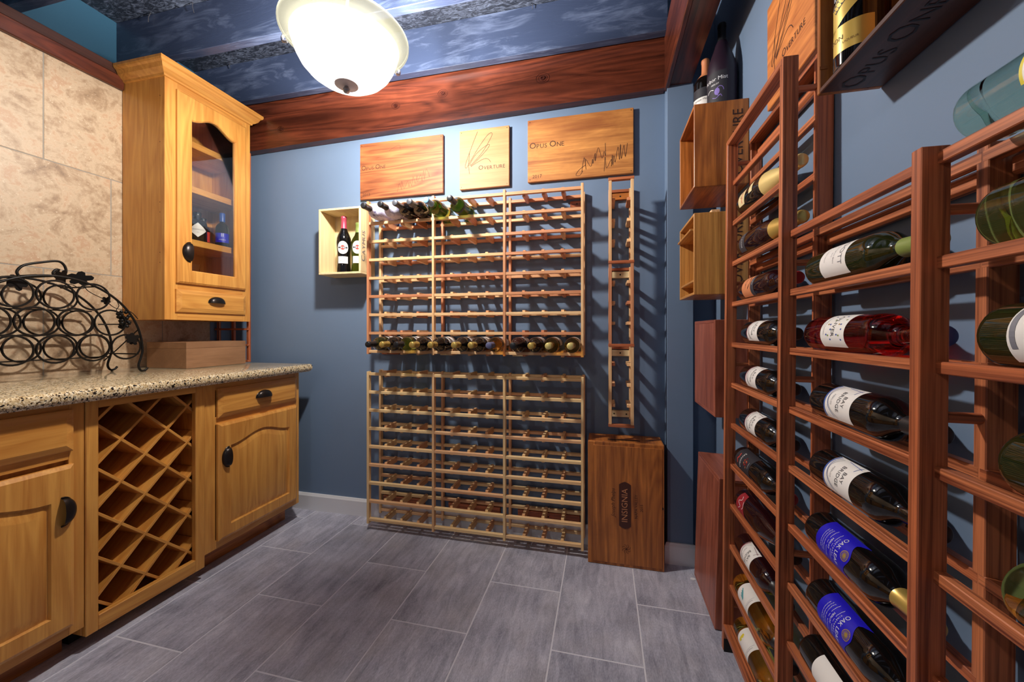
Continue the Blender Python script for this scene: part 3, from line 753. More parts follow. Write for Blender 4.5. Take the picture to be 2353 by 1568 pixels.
lying(0, 1.380, 'bottle with maroon arc BAY BRIDGE label, directly under the orange labelled bottle', glass='gblack', cap='blackcap', labels=bay_bridge(0, 'red', 'CABERNET SAUVIGNON'), Ln=.292)
lying(-1, 1.388, 'bottle with maroon arc BAY BRIDGE label, middle of three in a row', glass='gblack', cap='blackcap', labels=bay_bridge(0, 'red', 'CABERNET SAUVIGNON'), Ln=.292)
lying(-2, 1.390, 'bottle with maroon arc BAY BRIDGE label, directly above the SANGRIA bottle', glass='gblack', cap='blackcap', labels=bay_bridge(0, 'red', 'CABERNET SAUVIGNON'), Ln=.292)
lying(-3, 1.442, 'black SANGRIA bottle with red fruit picture and red cap in the display rack', glass='gblack', cap='redlab', capf=.13, labels=[dict(z0=.03, z1=.15, ha=1.15, mat='ink', texts=[('SANGRIA', .0125, .075, 'whiteink'), ('IMPORTED', .004, .136, 'whiteink')], blobs=sang, lines=[([(-.016, .052), (-.004, .056), (.004, .05), (.016, .056)], .004, 'redink')])], **B1)
lying(-4, 1.420, 'dark sloping bottle with red corner label, below the SANGRIA bottle', kind='burg', Rr=.040, glass='gwine', cap='blackcap', labels=[dict(z0=.03, z1=lambda s_: .085 + .02 * s_, ha=.8, mat='redlab', lines=[([(-.02, .05), (-.01, .06), (0, .045), (.01, .065), (.02, .05)], .0014, 'whiteink'), ([(-.01, .075), (.005, .085), (.015, .078)], .0012, 'whiteink')])], **B1)
lying(-5, 1.420, 'BAY BRIDGE bottle with red base lying on its own above the white wines', glass='gwine', cap='blackcap', labels=bay_bridge(0, 'red', 'PINOT NOIR'), Ln=.3)
lying(-6, 1.430, 'white wine bottle with teal picture on white label, above the lowest bottle', glass='gyellow', cap='blackcap', labels=lb_white(feather), **B1)
lying(-7, 1.425, 'white wine bottle with yellow picture on white label, lowest in the display rack', glass='gyellow', cap='blackcap', labels=lb_white(bloom), **B1)
lying(2, .607, 'pale teal clear bottle with yellow edged label lying on top of the display rack', glass='gteal', cap='whiteink', Rr=.0385, Ln=.32, labels=[dict(z0=.085, z1=lambda s_: .15 - .03 * s_ * s_, ha=.75, mat='yellowink'), dict(z0=.089, z1=lambda s_: .146 - .03 * s_ * s_, ha=.68, mat='paper', lift=2, lines=[([(-.015, .1), (-.005, .115), (.006, .105), (.012, .12)], .002, 'blueink'), ([(-.012, .128), (0, .134), (.012, .128)], .003, 'blueink')])])
lying(1, .575, 'yellow green bottle without visible label at the right edge, under the pale teal bottle', glass='gyellow', cap='creamcap', Rr=.039, Ln=.32)
lying(0, .572, 'olive bottle with large white and grey label cut by the right picture edge', glass='gdgreen', cap='greencap', Rr=.0385, Ln=.32, labels=[dict(z0=.04, z1=.15, ha=1.2, mat='paper', lines=[([(-.04, .05), (-.02, .046), (0, .045), (.03, .047)], .006, 'greyink'), ([(-.03, .06), (-.01, .08), (.0, .1), (.0, .14)], .002, 'greyink')])])
lying(-1, .545, 'olive bottle with round white label low at the right picture edge', glass='gdgreen', cap='greencap', Rr=.0385, Ln=.32, labels=[dict(z0=lambda s_: .05 + .02 * s_ * s_, z1=.15, ha=1.0, mat='paper', lines=[([(-.03, .07), (-.015, .06), (0, .057), (.03, .066)], .004, 'greyink')])])
lying(-2, .540, 'yellow green bottle lowest at the right picture edge', glass='gyellow', cap='creamcap', Rr=.0385, Ln=.32, labels=[dict(z0=.06, z1=.14, ha=.8, mat='tealink', c=-.3)])

# ------------------------------------------------------------------ the two wall racks
RX0, RX1 = -1.283, -.094; MW = (RX1 - RX0 - .013) / 3
YF0, YR0 = 1.905, 2.026
def wall_rack(label, zt, pitch, pzb, pzt, cleats, wd='pine'):
    root = thing('wall_wine_rack', label, 'wine rack', ((RX0 + RX1) / 2, 2.0, pzb), None, 'pine wall racks'); l = root.location
    fp = bx(-.0065, .0065, 0, .024, 0, pzt - pzb, .001).mesh('front_post', M[wd + '_z']); rp = bx(-.0065, .0065, 0, .024, 0, pzt - pzb - .004, .001).mesh('rear_post', M[wd + '_z'])
    rl = bx(-(MW - .013) / 2, (MW - .013) / 2, 0, .019, -.0075, .0075, .001).mesh('rail', M[wd + '_x'])
    rg = bx(-.0075, .0075, 0, .112, -.0165, .0165, .001).mesh('rung', M[wd + '_y'])
    for k in range(4):
        x = RX0 + .0065 + k * MW
        link('front_post', fp, root, (x - l.x, YF0 - l.y, 0)); link('rear_post', rp, root, (x - l.x, YR0 - l.y, .002))
    for r_ in range(9):
        z = zt - r_ * pitch
        for k in range(3):
            xc = RX0 + .0065 + MW * (k + .5)
            link('rail', rl, root, (xc - l.x, YF0 + .002 - l.y, z - l.z)); link('rail', rl, root, (xc - l.x, YR0 + .002 - l.y, z - l.z))
            for j in (1, 2, 3):
                link('rung', rg, root, (xc - MW / 2 + MW * j / 4 - l.x + random.uniform(-.002, .002), YF0 + .0195 - l.y, z - l.z + random.uniform(-.001, .001)))
    for (x0, x1, z0, z1, mt) in cleats:
        c = part('cleat', bx(x0 - l.x, x1 - l.x, 2.034 - l.y, 2.0545 - l.y, z0 - l.z, z1 - l.z, .001), mt, root)
        part('screw', MB().lathe([(0, -.002), (.004, -.0015), (.004, .001), (0, .001)], 10, Matrix.Translation(((x0 + x1) / 2 - l.x, 2.034 - l.y, (z0 + z1) / 2 - l.z)) @ Matrix.Rotation(R(90), 4, 'X')), 'screw', c)
    return root
wall_rack('upper pine wine rack on the blue wall, bottles in its top and bottom rows', 1.808, .1017, .980, 1.830,
          [(-1.27, -1.16, .972, .990, 'redw_x'), (-.90, -.82, .972, .990, 'raw_x'), (-.48, -.42, .972, .990, 'raw_x'), (-.19, -.10, .972, .990, 'redw_x'), (-.17, -.10, 1.755, 1.785, 'redw_x'), (-1.27, -1.2, 1.755, 1.785, 'redw_x')])
wall_rack('lower empty pine wine rack standing close above the floor', .869, .1012, .037, .883,
          [(-1.26, -1.0, .105, .145, 'redw_x'), (-.85, -.55, .105, .145, 'redw_x'), (-.45, -.12, .105, .145, 'redw_x')], 'pale')
Rwall = frame((0, -1, 0), (.35, 0, 1))
ORD = ['first', 'second', 'third', 'fourth', 'fifth', 'sixth', 'seventh', 'eighth', 'ninth', 'tenth', 'eleventh', 'twelfth']
wl_ = lambda m='paper': [dict(z0=.05, z1=.145, ha=1.3, mat=m)]
bot = [(-1.172, 'gdgreen', 'blackcap', 'dark green bottle with black capsule'), (-1.0925, 'gblack', 'gold', 'dark bottle with gold capsule'), (-1.0125, 'gyellow', 'blackcap', 'pale yellow green bottle with black capsule'),
       (-.926, 'gblack', 'gold', 'dark bottle with gold capsule'), (-.827, 'gblack', 'gold', 'dark bottle with gold capsule'), (-.703, 'gblack', 'gold', 'dark bottle with gold capsule'), (-.618, 'gblack', 'gold', 'dark bottle with gold capsule'),
       (-.528, 'gamber', 'purplecap', 'golden wine bottle with blue grey capsule'), (-.411, 'gwine', 'blackcap', 'dark red bottle with black capsule'), (-.326, 'gblack', 'gold', 'dark bottle with gold capsule'),
       (-.245, 'gamber', 'creamcap', 'amber wine bottle with cream capsule'), (-.146, 'gamber', 'creamcap', 'amber wine bottle with cream capsule')]
zb_ = .9943 + .0075 + .0375 + .0006
for i, (x, g, c, d) in enumerate(bot):
    bottle('%s, %s from left in the bottom row' % (d, ORD[i]), (x, 2.05, zb_), Rwall @ Matrix.Rotation(random.uniform(-.3, .3), 3, 'Z'), glass=g, cap=c, capf=.2, labels=wl_('paper' if i != 8 else 'paper'), group='bottles lying in the upper wall rack', seg=28, Ln=.302)
zt_ = 1.808 - .1017 + .0075 + .0375 + .0006
top = [(-1.198, 'news', 'blackcap', 'newsprint wrapped bottle with dark cap'), (-1.102, 'news', 'blackcap', 'newsprint wrapped bottle with dark cap'), (-1.0195, 'gblack', 'greycap', 'dark bottle with grey cap'), (-.940, 'gblack', 'greycap', 'dark bottle with grey cap and grey label'), (-.849, 'ggreen', 'skycap', 'clear green bottle with pale blue cap'), (-.725, 'ggreen', 'blackcap', 'green bottle with dark neck band and black cap')]
for i, (x, g, c, d) in enumerate(top):
    lab = [] if i < 3 else [dict(z0=.05, z1=.15, ha=1.2, mat='greyink' if i == 3 else 'cream', c=.6)]
    if i == 5: lab.append(dict(z0=.183, z1=.2, ha=math.pi, mat='ink', r=.0372, lift=2))
    bottle('%s, %s from left in the top row' % (d, ORD[i]), (x, 2.05, zt_), Rwall @ Matrix.Rotation(random.uniform(-.3, .3), 3, 'Z'), glass=g, cap=c, capf=.2, labels=lab, group='bottles lying in the upper wall rack', seg=28, Ln=.302)

# ------------------------------------------------------------------ narrow single-column wall rack
t = thing('narrow_wall_rack', 'narrow single column pine rack of three sections hung upright on the blue wall', 'wine rack', (.082, 2.0, .65)); L = Loc(t)
NX0, NX1 = .024, .139
secs = [(.650, 1.047), (1.047, 1.444), (1.444, 1.842)]
for i, (z0, z1) in enumerate(secs):
    L.box('upright', 'pine_z', NX0, NX0 + .014, 1.905, 1.925, z0 + (.013 if i == 0 else 0), z1 - .013, .001); L.box('upright', 'pine_z', NX1 - .014, NX1, 1.905, 1.925, z0 + (.013 if i == 0 else 0), z1 - .013, .001)
    L.box('upright', 'pine_z', NX0, NX0 + .014, 2.03, 2.05, z0 + .013, z1 - .013, .001); L.box('upright', 'pine_z', NX1 - .014, NX1, 2.03, 2.05, z0 + .013, z1 - .013, .001)
    L.box('crossbar', 'redw_x', NX0 - .002, NX1 + .002, 1.903, 1.927, z1 - .013, z1, .001)
    L.box('crossbar', 'redw_x', NX0 + .014, NX1 - .014, 2.03, 2.05, z1 - .03, z1 - .016, .001)
    c = L.box('cleat', 'raw_x' if i < 2 else 'stain_x', NX0 + .003, NX1 - .003, 2.034, 2.054, z1 - .066, z1 - .034, .001)
    part('screw', MB().lathe([(0, -.002), (.004, -.0015), (.004, .001), (0, .001)], 10, Matrix.Translation((0, .034, z1 - .05 - .65)) @ Matrix.Rotation(R(90), 4, 'X')), 'screw', c)
    for k in (1, 2, 3):
        zz = z0 + (z1 - z0) * k / 4
        L.box('rung', 'pine_y', NX0 + .006, NX0 + .030, 1.926, 2.05, zz - .0075, zz + .0075, .001); L.box('rung', 'pine_y', NX1 - .030, NX1 - .006, 1.926, 2.05, zz - .0075, zz + .0075, .001)
L.box('crossbar', 'redw_x', NX0 - .002, NX1 + .002, 1.903, 1.927, .65, .663, .001)
c = L.box('cleat', 'raw_x', NX0 + .003, NX1 - .003, 2.034, 2.054, .672, .704, .001)
for dx in (-.03, .03): part('screw', MB().lathe([(0, -.002), (.004, -.0015), (.004, .001), (0, .001)], 10, Matrix.Translation((dx, .034, .038)) @ Matrix.Rotation(R(90), 4, 'X')), 'screw', c)

# ------------------------------------------------------------------ corner rack behind the upper cabinet
t = thing('corner_lattice_rack', 'reddish wooden rack in the back corner behind the upper cabinet', 'wine rack', (-2.262, 2.0, .9145)); L = Loc(t)
for x in (-2.388, -2.272, -2.156):
    L.box('upright', 'redw_z', x, x + .018, 1.953, 1.968, .916, 2.215, .001)
for k in range(14):
    z = .916 + k * .0985
    L.box('crossbar', 'redw_x', -2.394, -2.137, 1.944, 1.957, z, z + .012, .001)

# ------------------------------------------------------------------ signs on the wall
def back_fn(y): return lambda u, v: (u, y, v)
def sign(name, label, x0, x1, z0, z1, mat):
    t = thing(name, label, 'sign', ((x0 + x1) / 2, 2.035, z0), None, 'burned wooden crate panels'); l = t.location
    b = part('board', bx(x0 - l.x, x1 - l.x, 0, .018, 0, z1 - z0, .002), mat, t)
    for sx in (x0 + .012, x1 - .012):
        for sz in (z0 + .012, z1 - .012):
            part('nail', MB().lathe([(0, -.0012), (.0022, -.0008), (.0022, .001), (0, .001)], 8, Matrix.Translation((sx - l.x, 0, sz - l.z)) @ Matrix.Rotation(R(90), 4, 'X')), 'screw', t)
    return t, (lambda u, v: (u - l.x, -.0006, v - l.z))
def scribble(x0, z0, wd, ht, seed, n=16, slope=.35):
    rd = random.Random(seed); P = []
    for i in range(n):
        f = i / (n - 1); P.append((x0 + wd * f + rd.uniform(-.012, .006), z0 + slope * wd * f + (ht if i % 2 else -ht * .2) * rd.uniform(.3, 1)))
    return P
t, fn = sign('wooden_sign', 'reddish wooden OPUS ONE panel above the left part of the rack', -1.415, -.883, 1.891, 2.222, 'board1')
mb = MB(); smallcaps(mb, ['OPUS', 'ONE'], .040, fn, -1.404, 2.064); part('lettering', mb, 'burn', t, fix=False)
mb = MB(); flat(mb, ribbon2d(scribble(-1.16, 1.925, .2, .05, 3, 20), .0016), fn); flat(mb, ribbon2d([(-1.22, 2.165), (-1.2, 2.175), (-1.155, 2.19), (-1.15, 2.165)], .0014), fn); flat(mb, text2d('2013', .026), lambda u, v: fn(u - 1.372, v + 1.917)); part('lettering', mb, 'burn2', t, fix=False)
t, fn = sign('wooden_sign', 'pale square OVERTURE panel with looping line drawing', -.784, -.498, 1.898, 2.225, 'board2')
mb = MB(); smallcaps(mb, ['OVERTURE'], .036, fn, -.672, 1.998, .78); part('lettering', mb, 'burn', t, fix=False)
def glyph(fn, ox, oz, k):
    mb = MB()
    strokes = [[(.12, .30), (.085, .22), (.045, .12), (.02, .05), (.03, .03), (.07, .09), (.13, .18), (.2, .265), (.235, .275), (.225, .24), (.16, .14), (.08, .06), (.055, .045)],
               [(.055, .05), (.10, .12), (.17, .175), (.215, .19), (.19, .15), (.11, .075), (.065, .04)], [(.065, .035), (.11, .06), (.17, .085), (.205, .08), (.225, .055)],
               [(.055, .15), (.05, .09), (.047, .04), (.055, -.02)]]
    for s_ in strokes: flat(mb, ribbon2d([(ox + a * k, oz + b * k) for a, b in s_], .0022), fn)
    return mb
part('line_drawing', glyph(fn, -.764, 1.995, .72), 'burn', t, fix=False)
t, fn = sign('wooden_sign', 'golden brown OPUS ONE panel with large signature above the right part of the rack', -.396, .147, 1.905, 2.236, 'board3')
mb = MB(); smallcaps(mb, ['OPUS', 'ONE'], .046, fn, -.385, 2.082); part('lettering', mb, 'burn', t, fix=False)
mb = MB(); flat(mb, ribbon2d(scribble(-.11, 1.945, .13, .06, 5, 14, .55), .002), fn); flat(mb, ribbon2d(scribble(.01, 1.94, .11, .07, 8, 16, .6), .002), fn)
flat(mb, ribbon2d([(-.09, 1.97), (-.125, 1.945), (-.14, 1.92), (-.12, 1.918), (-.105, 1.94)], .002), fn); part('lettering', mb, 'burn', t, fix=False)  # these strokes are the burned signature
mb = MB(); flat(mb, text2d('2017', .026), lambda u, v: fn(u - .345, v + 1.932)); part('year', mb, 'burn2', t, fix=False)
t = thing('wooden_sign', 'orange brown OVERTURE panel on the right wall above the display rack', 'sign', (.517, 1.249, 1.81), None, 'burned wooden crate panels')
part('board', bx(-.008, .0075, -.142, .142, 0, .325, .002), 'board4', t)
fn = lambda u, v: (-.0086, -(u), v)
mb = MB(); smallcaps(mb, ['OVERTURE'], .032, fn, -.035, .098, .78); part('lettering', mb, 'burn', t, fix=False)
part('line_drawing', glyph(fn, -.12, .10, .68), 'burn', t, fix=False)

# ------------------------------------------------------------------ crates
def crate(name, label, x0, x1, y0, y1, z0, z1, mats, th=.010, open_side=None, rot=None, group='wooden wine crates', base=None):
    """mats: dict grain-> materials: side walls; open_side one of '-x','-y' or None"""
    t = thing(name, label, 'crate', ((x0 + x1) / 2, (y0 + y1) / 2, z0), rot, group); L = Loc(t)
    m = mats
    L.box('bottom_panel', m + '_y', x0, x1, y0 + th, y1 - th, z0, z0 + th); L.box('top_panel', m + '_y', x0, x1, y0 + th, y1 - th, z1 - th, z1)
    if open_side == '-y' or base == 'front':
        pass
    L.box('end_panel', m + '_z', x0, x1, y1 - th, y1, z0, z1)
    if open_side != '-y': L.box('end_panel', m + '_z', x0, x1, y0, y0 + th, z0, z1)
    L.box('side_panel', m + '_z', x1 - th, x1, y0 + th, y1 - th, z0 + th, z1 - th)
    if open_side != '-x': L.box('side_panel', m + '_z', x0, x0 + th, y0 + th, y1 - th, z0 + th, z1 - th)
    return t, L
# pale open crate with bottles
t, L = crate('wooden_crate', 'pale open CAYMUS crate on the back wall left of the upper rack', -1.600, -1.326, 1.900, 2.0535, 1.432, 1.810, 'raw', .012, '-y')
l = t.location; mb = MB(); smallcaps(mb, ['CAYMUS'], .052, lambda u, v: (-1.3256 - l.x + .0006, 1.934 - l.y - v + .02, u - l.z), 1.505, 0, .78); part('lettering', mb, 'greyink', t, fix=False)
def martini_prof():
    return [(0, .012), (.02, .006), (.032, 0), (.0375, .002), (.0395, .008), (.036, .05), (.034, .075), (.0355, .11), (.039, .15), (.0405, .175), (.039, .2), (.032, .222), (.021, .245), (.0155, .265), (.0145, .29), (.0145, .312), (.0155, .314), (.0155, .326), (.013, .33), (0, .33)]
mlab = [dict(z0=lambda s_: .142 - .037 * math.sqrt(max(0, 1 - s_ * s_)), z1=lambda s_: .142 + .037 * math.sqrt(max(0, 1 - s_ * s_)), ha=.75, mat='paper', r=.0408, blobs=[((0, .142), (.012, .014), 'redink', 14)], texts=[('MARTINI', .0085, .142, 'whiteink')], lines=[([(-.026, .142), (.026, .142)], .0085, 'ink')]),
        dict(z0=.052, z1=.092, ha=.75, mat='paper', r=.0372, texts=[('ROSSO', .006, .083, 'greyink')], lines=[([(-.018, .062), (-.008, .068), (0, .06), (.01, .07), (.02, .062)], .001, 'ink')])]
stand = lambda a: Matrix.Rotation(R(a), 3, 'Z')
bottle('vermouth bottle with pink cap and round white label standing in the pale crate', (-1.470, 1.962, 1.4442), stand(-62), glass='gblack', cap='pinkcap', capf=.22, labels=mlab, profile=martini_prof(), Ln=.33, Rr=.04, name='vermouth_bottle')
bottle('green vermouth bottle half hidden by the side of the pale crate', (-1.384, 1.975, 1.4442), stand(-62), glass='ggreen', cap='greencap', capf=.2, labels=mlab, profile=[(r, z * .88) for r, z in martini_prof()], Ln=.29, Rr=.04, name='vermouth_bottle')
# two open crates and one closed crate on the right wall
t, L = crate('wooden_crate', 'dark honey open crate high on the right wall carrying two standing bottles', .336, .5235, 1.595, 1.882, 1.658, 1.974, 'stain', .010, '-x')
l = t.location
part('lettering', flat(MB(), text2d('OVERTURE', .05), lambda u, v: (.488 - l.x - v, 1.5944 - l.y, 1.815 + u - l.z)), 'burn', t, fix=False)
t, L = crate('wooden_crate', 'golden open crate on the right wall below the crate with bottles', .336, .5235, 1.597, 1.882, 1.248, 1.560, 'honey', .010, '-x')
l = t.location
part('lettering', flat(MB(), text2d('OVERTURE', .05), lambda u, v: (.488 - l.x - v, 1.5964 - l.y, 1.405 + u - l.z)), 'burn', t, fix=False)
L.box('shelf', 'honey_y', .326, .512, 1.62, 1.872, 1.497, 1.506); L.box('shelf', 'honey_y', .34, .512, 1.608, 1.872, 1.300, 1.309)
tag(part('wood_wedge', bx(-.016, .016, -.03, .03, 0, .018, .002), 'pine_y', None), 'small pale wood block lying between the two open crates', 'wood block').location = (.42, 1.66, 1.5605)
crate('wooden_crate', 'closed reddish crate fixed on the right wall above the floor crate', .400, .5235, 1.5625, 1.887, .790, 1.151, 'ches', .012)
t, L = crate('wooden_crate', 'closed chestnut crate standing on the floor in the right corner', .400, .504, 1.566, 1.896, .002, .562, 'ches', .014, None, (0, R(1.7), 0))
# crate with branded bottom high right
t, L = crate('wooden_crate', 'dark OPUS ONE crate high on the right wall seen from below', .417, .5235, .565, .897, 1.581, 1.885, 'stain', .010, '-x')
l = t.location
[c for c in t.children if c.name.startswith('bottom_panel')][0].data.materials[0] = M['plank_y']  # dark stain, deepened so the underside's shade sits in the colour
mb = MB(); smallcaps(mb, ['OPUS', 'ONE'], .052, lambda u, v: (.478 - l.x - v, -u - l.y, -.0007), -.878, 0, .74); part('lettering', mb, 'ink', t, fix=False)
L.box('groove', 'stain_x', .4165, .43, .8858, .8868, 1.628, 1.634, 0)
bottle('black liqueur bottle with gold diagonal and gold square label in the dark crate', (.457, .842, 1.5918), stand(-135), glass='gblack', cap='gold', Rr=.036, Ln=.27, name='liqueur_bottle', group='standing liquor bottles',
       labels=[dict(z0=.03, z1=.078, ha=.95, mat='goldpaper', texts=[('LIQUEUR', .006, .045, 'burn2'), ('OON', .012, .055, 'burn2', -.025)]), dict(z0=lambda s_: .098 + .03 * s_, z1=lambda s_: .15 + .03 * s_, ha=.95, mat='goldpaper', texts=[('IRISH MIST', .013, .134, 'whiteink')], lines=[([(-.03, .112), (0, .134), (.03, .15)], .016, 'ink')])])
# insignia crate
t, L = crate('wooden_crate', 'large amber brown INSIGNIA crate standing upright on the floor by the lower rack', -.073, .271, 1.886, 2.036, .0015, .582, 'stain', .012)
l = t.location
fnI = lambda u, v: (u - l.x, 1.8852 - l.y, v - l.z)
part('lid', bx(-.048 - l.x, .262 - l.x, 1.8835 - l.y, 1.887 - l.y, .014 - l.z, .566 - l.z, .001), 'stain_z', t)
pl = [(.0705, .195), (.082, .187), (.097, .181), (.112, .185), (.124, .195), (.124, .388), (.112, .396), (.097, .402), (.082, .396), (.0705, .388)]
p = part('name_plate', MB().prism(pl, lambda u, v, d: (u - l.x, 1.8835 - d - l.y, v - l.z), .0, .0012), 'plate', t)
f2 = lambda o: (lambda u, v: (o[0] - l.x - v, 1.8820 - l.y, o[1] - l.z + u))
part('lettering', flat(MB(), text2d('INSIGNIA', .038), f2((.097, .291))), 'copper', p, fix=False)
f3 = lambda o: (lambda u, v: (o[0] - l.x - v, 1.8830 - l.y, o[1] - l.z + u))
mb = flat(MB(), text2d('Joseph Phelps', .024, .3), f3((.044, .30))); flat(mb, text2d('NAPA VALLEY', .018), f3((.148, .29))); flat(mb, text2d('2015', .018), f3((.172, .285))); part('lettering', mb, 'burn', t, fix=False)
mb = MB()
for k in range(8):
    a = R(45 * k); flat(mb, ribbon2d([(.104, .088), (.104 + .014 * math.cos(a), .088 + .016 * math.sin(a)), (.104 + .02 * math.cos(a + .5), .088 + .022 * math.sin(a + .5))], .0016, 4), lambda u, v: (u - l.x, 1.8829 - l.y, v - l.z))
part('emblem', mb, 'burn2', t, fix=False)
part('finger_hole', MB().lathe([(0, -.0008), (.006, -.0008), (.006, .001), (0, .001)], 14, Matrix.Translation((.262 - l.x, 1.8853 - l.y, .292 - l.z)) @ Matrix.Rotation(R(90), 4, 'X')), 'black', t)
part('slot', bx(.02 - l.x, .17 - l.x, 1.93 - l.y, 1.942 - l.y, .5812 - l.z, .5824 - l.z), 'black', t)
# flat case on the countertop
t = thing('flat_wooden_case', 'flat dull brown wooden case lying on the countertop under the wall cabinet', 'case', (-2.22, 1.713, .9145)); L = Loc(t)
L.box('body', 'dull_y', -2.354, -2.085, 1.545, 1.884, .9145, 1.017, .001); L.box('lid', 'dull_y', -2.354, -2.085, 1.545, 1.884, 1.0175, 1.050, .001)
# bottles on the high crate
bottle('large frosted dark magnum with script label standing on the high crate', (.462, 1.705, 1.9746), stand(-132), kind='burg', glass='gfrost', cap='blackcap', capf=.2, Rr=.0535, Ln=.367, group='standing liquor bottles',
       labels=[dict(z0=.02, z1=.155, ha=.8, mat='ink', r=.0534, texts=[('Arbor Mist', .021, .125, 'whiteink'), ('MERLOT', .0085, .105, 'whiteink'), ('BLACKBERRY', .006, .03, 'whiteink', -.014), ('750', .005, .026, 'whiteink', .025)],
                    lines=[([(.018 + .014 * math.cos(a * .4), .075 + .018 * math.sin(a * .4)) for a in range(13)], .002, 'lilac'), ([(-.01, .055), (.005, .05), (.02, .06), (.026, .05)], .002, 'lilac'), ([(-.035, .08), (-.02, .09), (-.005, .085)], .002, 'whiteink'), ([(-.03, .045), (-.01, .04)], .0012, 'whiteink')], blobs=[((.008, .075), (.01, .014), 'lilac', 10)])])
bottle('rum bottle with white label and orange neck standing behind the frosted magnum', (.428, 1.818, 1.9746), stand(-118), kind='bord', glass='gblack', cap='orange', capf=.28, Rr=.048, Ln=.305, name='rum_bottle', group='standing liquor bottles',
       labels=[dict(z0=.02, z1=.125, ha=.95, mat='paper', texts=[('Captain Morgan', .013, .115, 'ink')]), dict(z0=.126, z1=.165, ha=.95, mat='ink', r=.0478)])
# bottles and tumbler inside the wall cabinet (shelf top 1.601)
SZ = 1.6014
gin = [(0, .006), (.03, 0), (.041, .001), (.044, .006), (.044, .108), (.041, .118), (.03, .126), (.018, .130), (.016, .134), (.016, .145), (.019, .147), (.0195, .165), (.018, .169), (0, .169)]
bottle('squat black gin bottle with white diamond label in the wall cabinet', (-2.215, 1.700, SZ), stand(-34), glass='gblack', profile=gin, Rr=.044, Ln=.169, name='gin_bottle', group='liquor bottles in the wall cabinet',
       labels=[dict(z0=lambda s_: .066 - .040 * (1 - abs(s_)), z1=lambda s_: .066 + .040 * (1 - abs(s_)), ha=1.0, mat='paper', texts=[("HENDRICK'S", .0098, .068, 'ink'), ('GIN', .006, .052, 'greyink')])])
vod = [(0, .008), (.026, 0), (.033, .002), (.0345, .006), (.0345, .105), (.033, .120), (.027, .135), (.018, .146), (.013, .151), (.0128, .157), (.014, .158), (.014, .204), (.0125, .207), (0, .207)]
b = bottle('blue vodka bottle with bright blue cap in the wall cabinet', (-2.215, 1.846, SZ), stand(-40), glass='gvodka', profile=vod, Rr=.0345, Ln=.207, name='vodka_bottle', group='liquor bottles in the wall cabinet',
       labels=[dict(z0=.03, z1=.085, ha=1.3, mat='royal', texts=[('VODKA', .0105, .045, 'whiteink'), ('II', .03, .072, 'whiteink')])])
part('cap', MB().lathe([(.0146, .157), (.0146, .205), (.013, .2085), (0, .2085)], 20), 'bluecap', b, 40)
bottle('brown bottle with yellow neck band at the left edge of the wall cabinet glass', (-2.306, 1.700, SZ), stand(-40), glass='gwine', cap='brownink', capf=.14, Rr=.034, Ln=.245, name='liqueur_bottle', group='liquor bottles in the wall cabinet', labels=[dict(z0=.203, z1=.216, ha=math.pi, mat='yellowink', r=.0162), dict(z0=.05, z1=.14, ha=1.0, mat='paper')])
bottle('bottle with red label between the gin and the vodka', (-2.300, 1.800, SZ), stand(-40), glass='gwine', cap='blackcap', capf=.16, Rr=.033, Ln=.17, name='liqueur_bottle', group='liquor bottles in the wall cabinet', labels=[dict(z0=.03, z1=.09, ha=1.2, mat='redink', texts=[('e', .03, .05, 'whiteink', .012)])])
t = thing('glass_tumbler', 'small clear glass tumbler at the bottom of the wall cabinet', 'glass', (-2.215, 1.675, 1.4256))
part('glass', MB().lathe([(0, 0), (.026, 0), (.030, .003), (.033, .05), (.031, .05), (.028, .008), (0, .007)], 28), 'gclear', t, 40)

# ------------------------------------------------------------------ wrought iron rack on the counter
t = thing('iron_wine_rack', 'black wrought iron arched wine rack with rings, grapes and leaves on the countertop', 'wine rack', (-2.245, 1.09, .9145)); l = t.location
W = lambda X, Y, Z: (X - l.x, Y - l.y, Z - l.z)
XA, XB, YC = -2.145, -2.345, 1.09
def arch_path(X, hw, zt, zf, curl):
    P = []
    for sgn in (1, -1):
        half = [(X + .0, YC + sgn * (hw + .022), zf + .018), (X, YC + sgn * (hw + .012), zf + .0068), (X, YC + sgn * (hw - .006), zf + .0056), (X, YC + sgn * (hw - .016), zf + .03), (X, YC + sgn * (hw - .006), zf + .07)]
        half = [(x_, YC + sgn * (abs(y_ - YC)), z_) for x_, y_, z_ in half]
        n = 10
        arc = [(X, YC + sgn * hw * math.cos(math.pi / 2 * k / n), zf + .10 + (zt - zf - .10) * math.sin(math.pi / 2 * k / n)) for k in range(n + 1)]
        P.append(half + arc)
    return P[0] + list(reversed(P[1]))[1:]
for X, hw, zt in ((XA, .300, 1.330), (XB, .300, 1.330)):
    part('arch', MB().tube([W(*p) for p in smooth_line(arch_path(X, hw, zt, .9145, 0), 4)], .0048, 7), 'iron', t, 60)
ringm = MB().tube([(0, .0555 * math.cos(2 * math.pi * k / 28), .0555 * math.sin(2 * math.pi * k / 28)) for k in range(28)], .0040, 6, True).mesh('ring', M['iron'], 60)
rows = [(1.036, [.854, .972, 1.09, 1.208, 1.326]), (1.146, [.913, 1.031, 1.149, 1.267]), (1.256, [.972, 1.09, 1.208])]
for X in (XA, XB):
    for z, ys in rows:
        for y in ys: link('ring', ringm, t, W(X, y, z))
for z, ya, yb in ((.985, .80, 1.38), (1.09, .83, 1.35), (1.20, .87, 1.31)):
    part('crossbar', MB().tube([W(XB + .006, ya, z), W(XB + .006, yb, z)], .0028, 6), 'iron', t, 60)
for y, z in ((1.372, 1.0), (.808, 1.0), (1.34, 1.14), (.84, 1.14), (1.09, 1.33), (1.208, 1.30), (.972, 1.30)):
    part('tie_bar', MB().tube([W(XA, y, z), W(XB, y, z)], .0034, 6), 'iron', t, 60)
